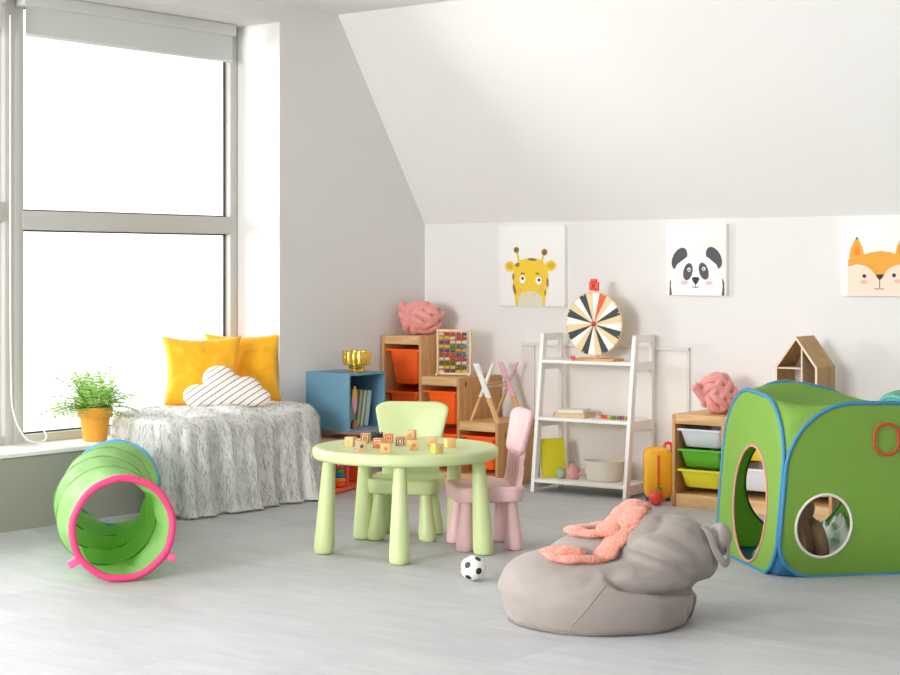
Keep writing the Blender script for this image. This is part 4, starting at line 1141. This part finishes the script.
gir = [(gy, line([(182, 330), (172, 280), (158, 215)], 15)), (gy, line([(350, 330), (358, 285), (372, 235)], 15)),
       (gb, E_(157, 215, 21, 24)), (gb, E_(373, 234, 22, 26)), ('#7c5a34', E_(157, 215, 10, 12)), ('#7c5a34', E_(373, 234, 10, 12)),
       (gy, E_(108, 345, 42, 40, .5)), (gy, E_(420, 340, 44, 40, -.55)), ('#d9b234', E_(106, 343, 24, 22, .5)), ('#d9b234', E_(424, 338, 26, 22, -.55)),
       (gy, [(150, 648), (146, 560), (132, 500), (128, 420), (140, 345), (185, 295), (265, 278), (340, 290), (390, 340), (402, 410), (396, 500), (382, 560), (378, 648)]),
       (gb, E_(280, 290, 36, 11, .08)), (gb, E_(166, 332, 16, 18, .6)), (gb, E_(134, 425, 8, 26)), (gb, E_(143, 525, 11, 42, -.2)), (gb, E_(397, 470, 8, 36)), (gb, E_(380, 550, 6, 22)),
       ('#ddd5bc', E_(266, 610, 96, 74, 0, 40, 648)), ('#f7f3ea', E_(206, 446, 24, 32)), ('#f7f3ea', E_(330, 456, 24, 32)), ('#2b2422', E_(207, 438, 10, 12)), ('#2b2422', E_(333, 450, 10, 12)),
       (gd_, line([(192, 404), (206, 396), (222, 402)], 8)), (gd_, line([(306, 402), (320, 397), (334, 406)], 8)), ('#f0a878', E_(190, 522, 16, 10)), ('#f0a878', E_(350, 520, 16, 10)),
       ('#b8ae94', E_(235, 566, 6, 4)), ('#b8ae94', E_(296, 566, 10, 3))]
canvas('canvas print of a yellow giraffe head, left of the three pictures', .613, 1.106, 1.068, 1.556, (18, 525, 28, 655), gir)
pg, pd = '#57565c', '#3e3d44'
pan = [(pg, E_(690, 205, 24, 40, .45)), (pg, E_(810, 203, 24, 40, -.45)), (pg, [(655, 331), (656, 285), (668, 265), (672, 331)]), (pg, [(846, 331), (845, 285), (832, 262), (826, 331)]),
       ('#f6f4f2', [(664, 331), (660, 300), (662, 265), (682, 225), (715, 200), (750, 193), (788, 200), (818, 225), (836, 262), (840, 300), (836, 331)]),
       (pg, E_(720, 250, 16, 30, .22)), (pg, E_(775, 248, 16, 30, -.28)), ('#f6f4f2', E_(724, 243, 6, 7)), ('#f6f4f2', E_(775, 240, 6, 7)), (pd, E_(724, 244, 3, 3)), (pd, E_(775, 241, 3, 3)),
       (pd, S_([(734, 272), (747, 268), (760, 272), (754, 287), (747, 293), (740, 286)])), (pd, line([(747, 290), (747, 303)], 2.5)), (pd, line([(736, 300), (742, 305), (747, 303), (752, 305), (758, 300)], 2.5)),
       ('#f0c4c4', E_(708, 287, 13, 7)), ('#f0c4c4', E_(793, 288, 13, 7))]
canvas('canvas print of a black and white panda head, middle picture', 1.812, 2.203, 1.143, 1.548, (643, 852, 88, 332), pan)
fo_, fi = '#eaa640', '#ef8a34'
fx = [(fo_, [(660, 262), (668, 215), (693, 163), (716, 215), (724, 255)]), (fo_, [(848, 255), (856, 215), (875, 163), (900, 215), (908, 262)]), (fi, [(680, 252), (684, 225), (694, 200), (704, 225), (708, 252)]), (fi, [(864, 252), (867, 225), (876, 200), (888, 225), (892, 252)]),
      ('#6a5a3c', [(687, 178), (693, 163), (700, 178)]), ('#6a5a3c', [(869, 178), (875, 163), (882, 178)]),
      (fo_, [(656, 305), (657, 272), (672, 255), (725, 246), (760, 236), (795, 232), (830, 238), (860, 250), (905, 256), (918, 275), (918, 305), (880, 292), (845, 298), (818, 318), (804, 342), (770, 342), (752, 318), (728, 300), (692, 292)]),
      ('#f1dccb', [(656, 437), (656, 306), (692, 293), (728, 301), (752, 319), (772, 345), (787, 352), (804, 345), (818, 319), (845, 299), (880, 293), (918, 306), (918, 437)]),
      ('#4a3340', [(770, 340), (805, 338), (800, 352), (787, 366), (776, 354)]), ('#4a3340', line([(787, 362), (787, 402)], 3)), ('#4a3340', line([(766, 404), (777, 408), (787, 402), (795, 408), (803, 404)], 3.5)),
      ('#4a3340', E_(724, 347, 8, 9)), ('#4a3340', E_(845, 343, 8, 9)), ('#eeb7a6', E_(722, 373, 15, 9)), ('#eeb7a6', E_(861, 370, 15, 9))]
canvas('canvas print of an orange fox head, at the right edge', 2.897, 3.31, 1.150, 1.548, (626, 925, 95, 440), fx)
